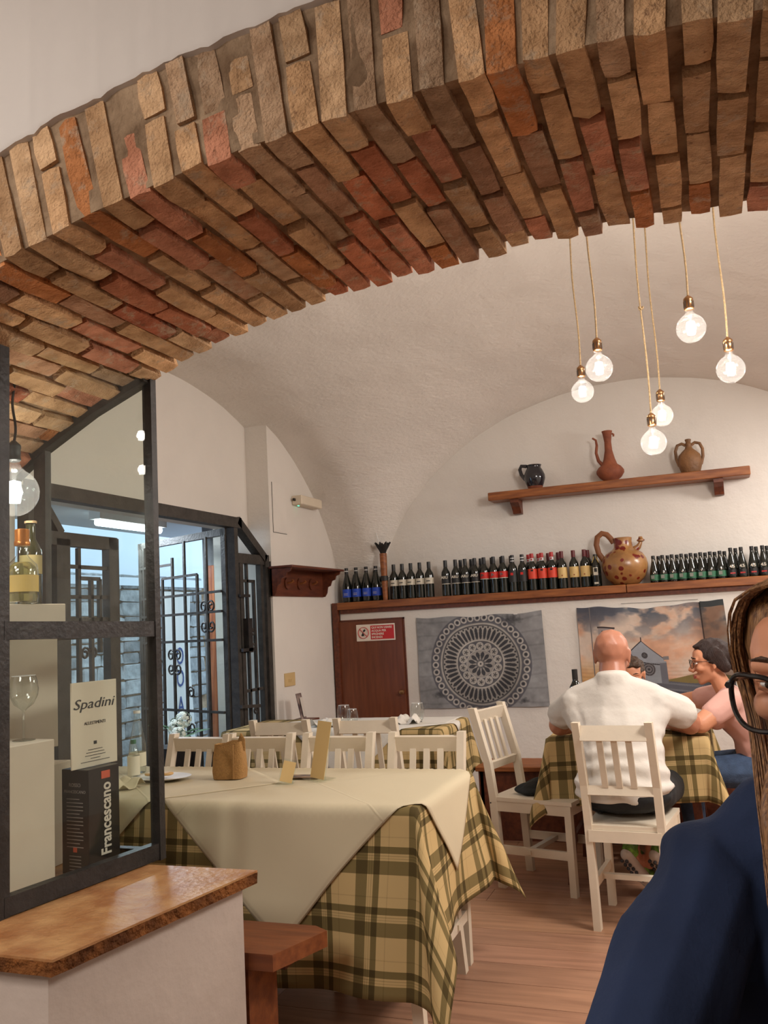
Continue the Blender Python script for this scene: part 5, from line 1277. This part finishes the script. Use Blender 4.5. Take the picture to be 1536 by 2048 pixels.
S.hull((-.484, 4.335, 1.045, .095, .080, .040), (-.655, 4.345, .972, .058), (-.310, 4.345, .972, .058)); S.hull((-.484, 4.325, 1.078, .080, .072, .020), (-.484, 4.33, 1.04, .10, .085, .04))
for s, sx, ex in ((-1, -.665, -.752), (1, -.300, -.198)):
    S.hull((sx, 4.35, .938, .082), (ex, 4.465, .880, .080)); S.hull((sx, 4.33, .90, .07), (-.475+s*.14, 4.28, .82, .07))
tee = S.build('t_shirt', TEE, t, .008, 5, fn=tee_fn(.50, .92, .017, 90))
SH = Blob().hull((-.455, 4.20, .545, .215, .150, .082), (-.455, 4.30, .545, .21, .12, .085))
for s, kx in ((-1, -.565), (1, -.345)): SH.hull((-.455+s*.12, 4.25, .548, .098), (kx+s*.05, 4.58, .515, .084))
SH.build('shorts', mat('black_cotton', (.010, .010, .011, 1), .9, bump=.3, bscale=20), t, .010, 4)
GRN_S = mat('shoe_green', srgb(120, 168, 56), .6, col2=srgb(40, 60, 30), vscale=40); SOLE = mat('shoe_sole', srgb(190, 178, 168), .7); SOLE_D = mat('shoe_tread', srgb(52, 48, 50), .7)
for (hx, hy, hz), (tx, ty, tz), s in (((-.505, 4.455, .215), (-.405, 4.58, .040), 1), ((-.375, 4.455, .215), (-.315, 4.59, .040), -1)):
    h_, o_ = Vector((hx, hy, hz)), Vector((tx, ty, tz)); ax = (o_-h_).normalized(); nn = Vector((-.45, -.75, -.35)); nn = (nn-ax*nn.dot(ax)).normalized(); side = ax.cross(nn)
    sh = Blob(); up3 = -nn
    a, b, c = h_+up3*.035, h_+ax*.08+up3*.045, o_+up3*.02
    sh.hull((*a, .034), (*b, .038)).hull((*b, .036), (*c, .032)).hull((*(h_+up3*.07-ax*.0), .036), (*a, .034))
    so = sh.build('shoe', GRN_S, t, .005, 3)
    sl = Blob().hull((*(h_+up3*.004), .030), (*(o_+ax*.02+up3*.004), .028), (*((h_+o_)/2+ax*.03+side*.010+up3*.004), .038))
    sl.xform(Matrix.Identity(4)); q = sl.build('sole', SOLE, so, .005, 2, cut=[(h_+up3*.014, up3)])
    for k in range(6): 
        p = h_+ax*(.005+.028*k)-nn*(-.026)
        for sd in (-1, 1): Blob().ball(p+side*.014*sd+nn*.004, (.010, .010, .010)).build('tread', SOLE_D, so, .004, 1)

# --- woman in the pink t-shirt, turned to the left
HW = at_y(1421, 1324, Y=4.86)
t = thing('person', 'dark-haired woman in a pink t-shirt and black glasses in profile', 'person', (0, 0, 0))
Mh = frame(HW, (-.985, -.12, -.10), (0, 0, 1), 1.0); B = head_blob(Mh)
hx, hy, hz = HW
B.hull((hx+.022, hy, hz-.07, .046, .046, .03), (hx+.065, hy+.01, hz-.165, .052, .052, .03)); B.hull((hx+.075, hy, hz-.19, .07, .13, .035), (.175, 4.93, .60, .10, .12, .08))
sn = at_y(1455, 1405, Y=4.70); en = at_y(1402, 1458, Y=4.60); en.z = max(en.z, .806); sf = Vector((sn.x-.0, 5.06, sn.z+.005)); ef = at_y(1362, 1404, Y=5.12); ef.z = max(ef.z, .81)
B.chain((*sn, .056), (*en, .047)); B.chain((*en, .045), (en.x-.17, en.y+.15, .800, .029)); B.chain((*sf, .054), (*ef, .045)); B.chain((*ef, .043), (ef.x-.13, ef.y-.16, .800, .029))
hand(B, (en.x-.17, en.y+.15, .800), (-.8, .5, -.02), (0, 0, -1), 1, .9); hand(B, (ef.x-.13, ef.y-.16, .80), (-.6, -.7, -.02), (0, 0, -1), -1, .9)
for s, yk in ((-1, 4.86), (1, 5.02)):
    B.chain((.17, yk, .545, .085), (-.20, yk-.01, .53, .062)); B.chain((-.20, yk-.01, .52, .055), (-.19, yk, .10, .036)); B.hull((-.17, yk, .05, .036), (-.32, yk, .03, .026))
B.build('body', SKIN, t, .0068, 3); face_parts(t, Mh)
Hh = Blob().ball((0, -.022, .036), (.080, .098, .088)).hull((0, .055, .088, .045, .02, .012), (0, .0, .10, .05, .04, .022)).hull((-.074, -.02, .03, .012, .04, .05), (-.06, -.06, -.03, .02, .03, .03)).hull((.074, -.02, .03, .012, .04, .05), (.06, -.06, -.03, .02, .03, .03)).ball((0, -.115, -.015), (.040, .042, .05)).hull((0, -.12, -.02, .03, .025, .03), (0, -.125, -.10, .02, .018, .03)).xform(Mh)
o = Hh.build('hair', HAIR_D, t, .005, 3, noise_amp=.004, nscale=30)
Blob().ball((0, -.108, -.03), (.022, .012, .022)).xform(Mh).build('hair_clip', M['white'], o, .004, 1)
def glasses(t, Mx, w_, h_, r, m, yb=.104, zc=.004, sep=.034, tail=-.02):
    g = MB()
    for s in (-1, 1):
        ring = []
        for a in np.linspace(0, 2*pi, 37)[:-1]:
            c_, s_ = math.cos(a), math.sin(a); x = s*sep+w_*math.copysign(abs(c_)**.8, c_); z = zc+h_*math.copysign(abs(s_)**.85, s_)+(.006*max(0, s*c_)*max(0, s_))
            ring.append(Mx @ Vector((x, yb-.45*(abs(x)-.02)**2/.05 if abs(x) > .02 else yb, z)))
        g.tube(ring, r, 8, True)
        x1 = s*(sep+w_); g.tube([Mx @ Vector(p) for p in ((x1, yb-.018, zc+h_*.55), (s*.078, .055, zc+h_*.5), (s*.081, 0, zc+.006), (s*.077, tail-.01, zc-.010))], [r*1.3, r, r, r], 6)
    g.tube([Mx @ Vector(p) for p in ((-(sep-w_), yb, zc+.004), (0, yb+.003, zc+.008), ((sep-w_), yb, zc+.004))], r, 6)
    o = g.build('glasses', m, t, True)
    for s in (-1, 1):
        pts = []
        for a in np.linspace(0, 2*pi, 25)[:-1]:
            c_, s_ = math.cos(a), math.sin(a); x = s*sep+w_*.98*c_; pts.append(Mx @ Vector((x, yb-.45*(abs(x)-.02)**2/.05 if abs(x) > .02 else yb, zc+h_*.98*s_)))
        c = sum(pts, Vector())/24; MB().add(pts+[c], [(i, (i+1) % 24, 24) for i in range(24)]).build('lens', M['lens'], o)
glasses(t, Mh, .025, .020, .0016, M['black_gloss'], .101, .003, .032)
PINK = mat('pink_cotton', srgb(206, 158, 146), .85, bump=.12, bscale=25)
S = Blob()
S.hull((.165, 4.94, .575, .125, .155, .07), (.13, 4.92, .72, .118, .15, .07)); S.hull((.13, 4.92, .72, .118, .150, .08), (hx+.075, hy+.01, hz-.25, .105, .14, .07)); S.hull((hx+.075, hy+.01, hz-.245, .10, .135, .07), (sn.x+.02, sn.y+.06, sn.z+.005, .055), (sf.x+.02, sf.y-.06, sf.z+.005, .055))
S.hull((hx+.07, hy+.01, hz-.175, .06, .075, .022), (sn.x+.01, sn.y+.05, sn.z+.01, .055), (sf.x+.01, sf.y-.05, sf.z+.01, .055)); S.ball((hx+.0, hy-.05, hz-.29), (.05, .05, .05)); S.ball((hx+.0, hy+.07, hz-.29), (.05, .05, .05))
for a, b in ((sn, en), (sf, ef)): m_ = a.lerp(b, .52); S.hull((*a, .068), (*m_, .062))
S.build('t_shirt', PINK, t, .008, 4, fn=tee_fn(.5, .9, .006, 55))
JN = mat('jeans', srgb(66, 86, 116), .9, var=.3, vscale=30, bump=.3, bscale=200)
S = Blob().hull((.175, 4.94, .545, .135, .16, .085), (.14, 4.94, .60, .125, .155, .05))
for yk in (4.86, 5.02): S.chain((.17, yk, .545, .095), (-.21, yk-.01, .53, .072)); S.chain((-.21, yk-.01, .52, .068), (-.19, yk, .14, .048))
S.build('jeans', JN, t, .009, 3)

# --- child behind the man
HB = at_y(1266, 1350, Y=5.50)
t = thing('person', 'short-haired child behind the man, only forehead and hair visible', 'person', (0, 0, 0))
Mh = frame(HB, (-.06, -1, -.22), (0, 0, 1), .90); B = head_blob(Mh); hx, hy, hz = HB
B.hull((hx, hy+.01, hz-.06, .036), (hx-.005, hy+.04, hz-.14, .040)); B.hull((hx-.13, hy+.04, hz-.17, .036), (hx+.12, hy+.04, hz-.17, .036), (hx, hy+.05, hz-.2, .07, .06, .05)); B.hull((hx, hy+.05, hz-.2, .11, .07, .06), (hx, 5.60, .54, .11, .09, .07))
for s in (-1, 1):
    B.chain((hx+s*.135, hy+.04, hz-.18, .036), (hx+s*.19, hy-.10, .80, .032)); B.chain((hx+s*.19, hy-.10, .795, .030), (hx+s*.07, hy-.22, .788, .024)); hand(B, (hx+s*.07, hy-.22, .788), (-s*.5, -.8, 0), (0, 0, -1), s, .75)
    B.chain((hx+s*.07, 5.58, .52, .065), (hx+s*.08, 5.26, .50, .048)); B.chain((hx+s*.08, 5.26, .48, .044), (hx+s*.08, 5.30, .10, .03)); B.hull((hx+s*.08, 5.30, .045, .03), (hx+s*.08, 5.18, .03, .022))
B.build('body', SKIN, t, .006, 3); face_parts(t, Mh)
Blob().ball((0, -.022, .034), (.080, .099, .090)).hull((-.05, .06, .082, .02, .02, .014), (.05, .06, .082, .02, .02, .014), (0, .0, .10, .05, .05, .022)).xform(Mh).build('hair', HAIR_B, t, .005, 2, noise_amp=.006, nscale=45)
S = Blob().hull((hx-.13, hy+.045, hz-.175, .046), (hx+.12, hy+.045, hz-.175, .046), (hx, hy+.05, hz-.2, .10, .075, .06)).hull((hx, hy+.05, hz-.2, .12, .08, .06), (hx, 5.60, .54, .12, .10, .07))
for s in (-1, 1): S.hull((hx+s*.13, hy+.04, hz-.185, .046), (hx+s*.165, hy-.03, .84, .045))
S.build('t_shirt', mat('maroon_cotton', srgb(140, 50, 62), .85), t, .008, 3)
S = Blob().hull((hx, 5.60, .53, .125, .10, .06), (hx, 5.58, .54, .12, .08, .06))
for s in (-1, 1): S.chain((hx+s*.07, 5.58, .525, .072), (hx+s*.08, 5.30, .505, .058))
S.build('shorts', JN, t, .009, 3)

# --- woman in the foreground at the right edge
E0 = at_y(1543, 1364, Y=1.06)
fwd = Vector((-.36, -.93, -.14)).normalized()
t = thing('person', 'foreground woman in a navy shirt with black glasses and long hair', 'person', (0, 0, 0))
xr = fwd.cross(Vector((0, 0, 1))).normalized()      # her right-hand frame axis
zz_ = xr.cross(fwd)
cA = E0-(xr*.031+fwd*.0735+zz_*.006); cB = E0-(xr*-.031+fwd*.0735+zz_*.006)
HC = cA if cA.x > cB.x else cB
Mh = frame(HC, fwd, (0, 0, 1), 1.0); B = head_blob(Mh); hx, hy, hz = HC
B.hull((hx, hy+.035, hz-.07, .052, .05, .03), (hx+.005, hy+.05, hz-.16, .055, .052, .03)); B.hull((hx-.12, hy+.07, hz-.245, .042), (hx+.13, hy+.07, hz-.245, .042), (hx, hy+.07, hz-.20, .07, .05, .04))
B.hull((hx, hy+.075, hz-.27, .12, .06, .06), (hx+.01, hy+.16, .58, .13, .09, .08))
sR = Vector((hx-.138, hy+.06, hz-.240)); eR = at_y(1282, 2170, Y=.93); sL = Vector((hx+.16, hy+.06, hz-.245)); eL = Vector((hx+.24, hy-.06, eR.z))
for a, b, s in ((sR, eR, 1), (sL, eL, -1)):
    B.chain((*a, .050), (*b, .042)); wv = b+Vector((s*.10, -.20, -.06)); B.chain((*b, .040), (*wv, .027)); hand(B, wv, (s*.4, -.9, -.1), (0, 0, -1), s, 1.0)
for s in (-1, 1): B.chain((hx+s*.09, 1.24, .55, .085), (hx+s*.10, .86, .52, .062)); B.chain((hx+s*.10, .86, .51, .055), (hx+s*.10, .90, .10, .036)); B.hull((hx+s*.10, .88, .05, .034), (hx+s*.10, .74, .03, .025))
B.build('body', SKIN, t, .0048, 3); face_parts(t, Mh, brow=HAIR_B)
glasses(t, Mh, .033, .030, .0030, M['black_gloss'], .110, -.010, .039, 0)
# hair: inner mass + strands
HAIR_L = mat('hair_light', srgb(158, 114, 72), .45, col2=srgb(88, 56, 34), vscale=5, stretch=(60, 60, 3), bump=.3, bscale=10)
Hb = Blob().ball((0, -.026, .040), (.085, .100, .088)); 
for s in (-1, 1):
    Hb.hull((s*.072, -.035, .03, .014, .040, .04), (s*.074, -.045, -.08, .014, .030, .03)); Hb.hull((s*.074, -.045, -.08, .014, .030, .03), (s*.062, .05, -.17, .014, .020, .03)); Hb.hull((s*.062, .05, -.17, .014, .020, .03), (s*.040, .100, -.27, .010, .010, .02))
hair = Hb.xform(Mh).build('hair', HAIR_L, t, .006, 3, noise_amp=.004, nscale=25)
rnd = random.Random(4); mb = MB()
for s in (-1, 1):
    for k in range(230):
        f = rnd.random(); g = rnd.random()
        y0 = .075-.15*f; r0 = (0+s*.004, y0, .118-.35*(y0-.0)**2*6*.4+.002)
        e1 = (s*(.054+.010*g), .042-.10*f+.01*rnd.random(), .092+.006*rnd.random()); 
        e2 = (s*(.082+.012*g), .014-.08*f, .030); e3 = (s*(.078+.014*g), .000-.06*f, -.06); e4 = (s*(.062+.020*g), .040-.05*f, -.14); e5 = (s*(.046+.030*(g-.5)), .108-.03*f, -.23); e6 = (s*(.034+.036*(g-.5)), .118, -.28-.09*rnd.random())
        ctrl = [Vector(p)+Vector((rnd.gauss(0, .0015), rnd.gauss(0, .0015), 0)) for p in (r0, e1, e2, e3, e4, e5, e6)]
        pts = []
        for i in range(len(ctrl)-1):
            p0, p1, p2, p3 = ctrl[max(i-1, 0)], ctrl[i], ctrl[i+1], ctrl[min(i+2, len(ctrl)-1)]
            for u in (0, .33, .66): pts.append(.5*((2*p1)+(-p0+p2)*u+(2*p0-5*p1+4*p2-p3)*u*u+(-p0+3*p1-3*p2+p3)*u**3))
        pts.append(ctrl[-1]); pts = [Mh @ p for p in pts]; n = len(pts)
        mb.tube(pts, [.0016*(1-.6*i/n) for i in range(n)], 4, cap=False)
o = mb.build('hair_strands', HAIR_L, hair, True); o['kind'] = 'stuff'
# navy shirt
NV = mat('navy_denim', srgb(38, 50, 78), .9, var=.35, vscale=5, bump=.35, bscale=9, bump2=(300, .06), spec=.25)
S = Blob()
S.hull((hx-.070, hy+.055, hz-.172, .050), (hx+.070, hy+.055, hz-.172, .050), (sR.x+.02, sR.y, sR.z+.016, .056), (sL.x-.02, sL.y, sL.z+.016, .056)); S.hull((hx, hy+.055, hz-.165, .075, .07, .02), (sR.x+.0, sR.y, sR.z+.012, .058), (sL.x, sL.y, sL.z+.012, .058)); S.hull((sR.x, sR.y, sR.z, .070), (sL.x, sL.y, sL.z, .070), (hx, hy+.06, hz-.33, .17, .115, .08))
S.hull((hx, hy+.06, hz-.33, .175, .118, .08), (hx+.01, hy+.15, .60, .16, .13, .09))
for a, b, s in ((sR, eR, 1), (sL, eL, -1)): S.hull((*a, .070), (*a.lerp(b, .5), .068)); S.hull((*a.lerp(b, .45), .070), (*b, .066)); S.hull((*b, .060), (*(b+Vector((s*.075, -.15, -.045))), .045))
def sf_(p, n):
    return p+n*(.010*noise.noise(p*8)+.0045*math.sin(14*(p.x+p.z*1.6)*2+6*noise.noise(p*4)))
sh = S.build('shirt', NV, t, .0055, 4, fn=sf_)
# collar and shoulder seam
for s in (-1, 1):
    MB().tube([(hx+s*.055, hy-.0, hz-.165), (hx+s*.068, hy+.05, hz-.150), (hx+s*.045, hy+.10, hz-.145)], [.012, .014, .012], 8, flat=1.8).build('collar', NV, sh, True)
Blob().hull((hx-.09, 1.25, .55, .10), (hx-.10, .92, .53, .078)).hull((hx+.09, 1.25, .55, .10), (hx+.10, .92, .53, .078)).hull((hx, 1.26, .56, .16, .11, .09), (hx, 1.20, .56, .15, .1, .08)).hull((hx-.10, .88, .51, .068), (hx-.10, .90, .14, .05)).hull((hx+.10, .88, .51, .068), (hx+.10, .90, .14, .05)).build('trousers', mat('dark_trousers', (.02, .022, .03, 1), .9), t, .010, 3)
chair(hx, 1.30, 180, 'white wooden chair under the foreground woman in navy shirt')
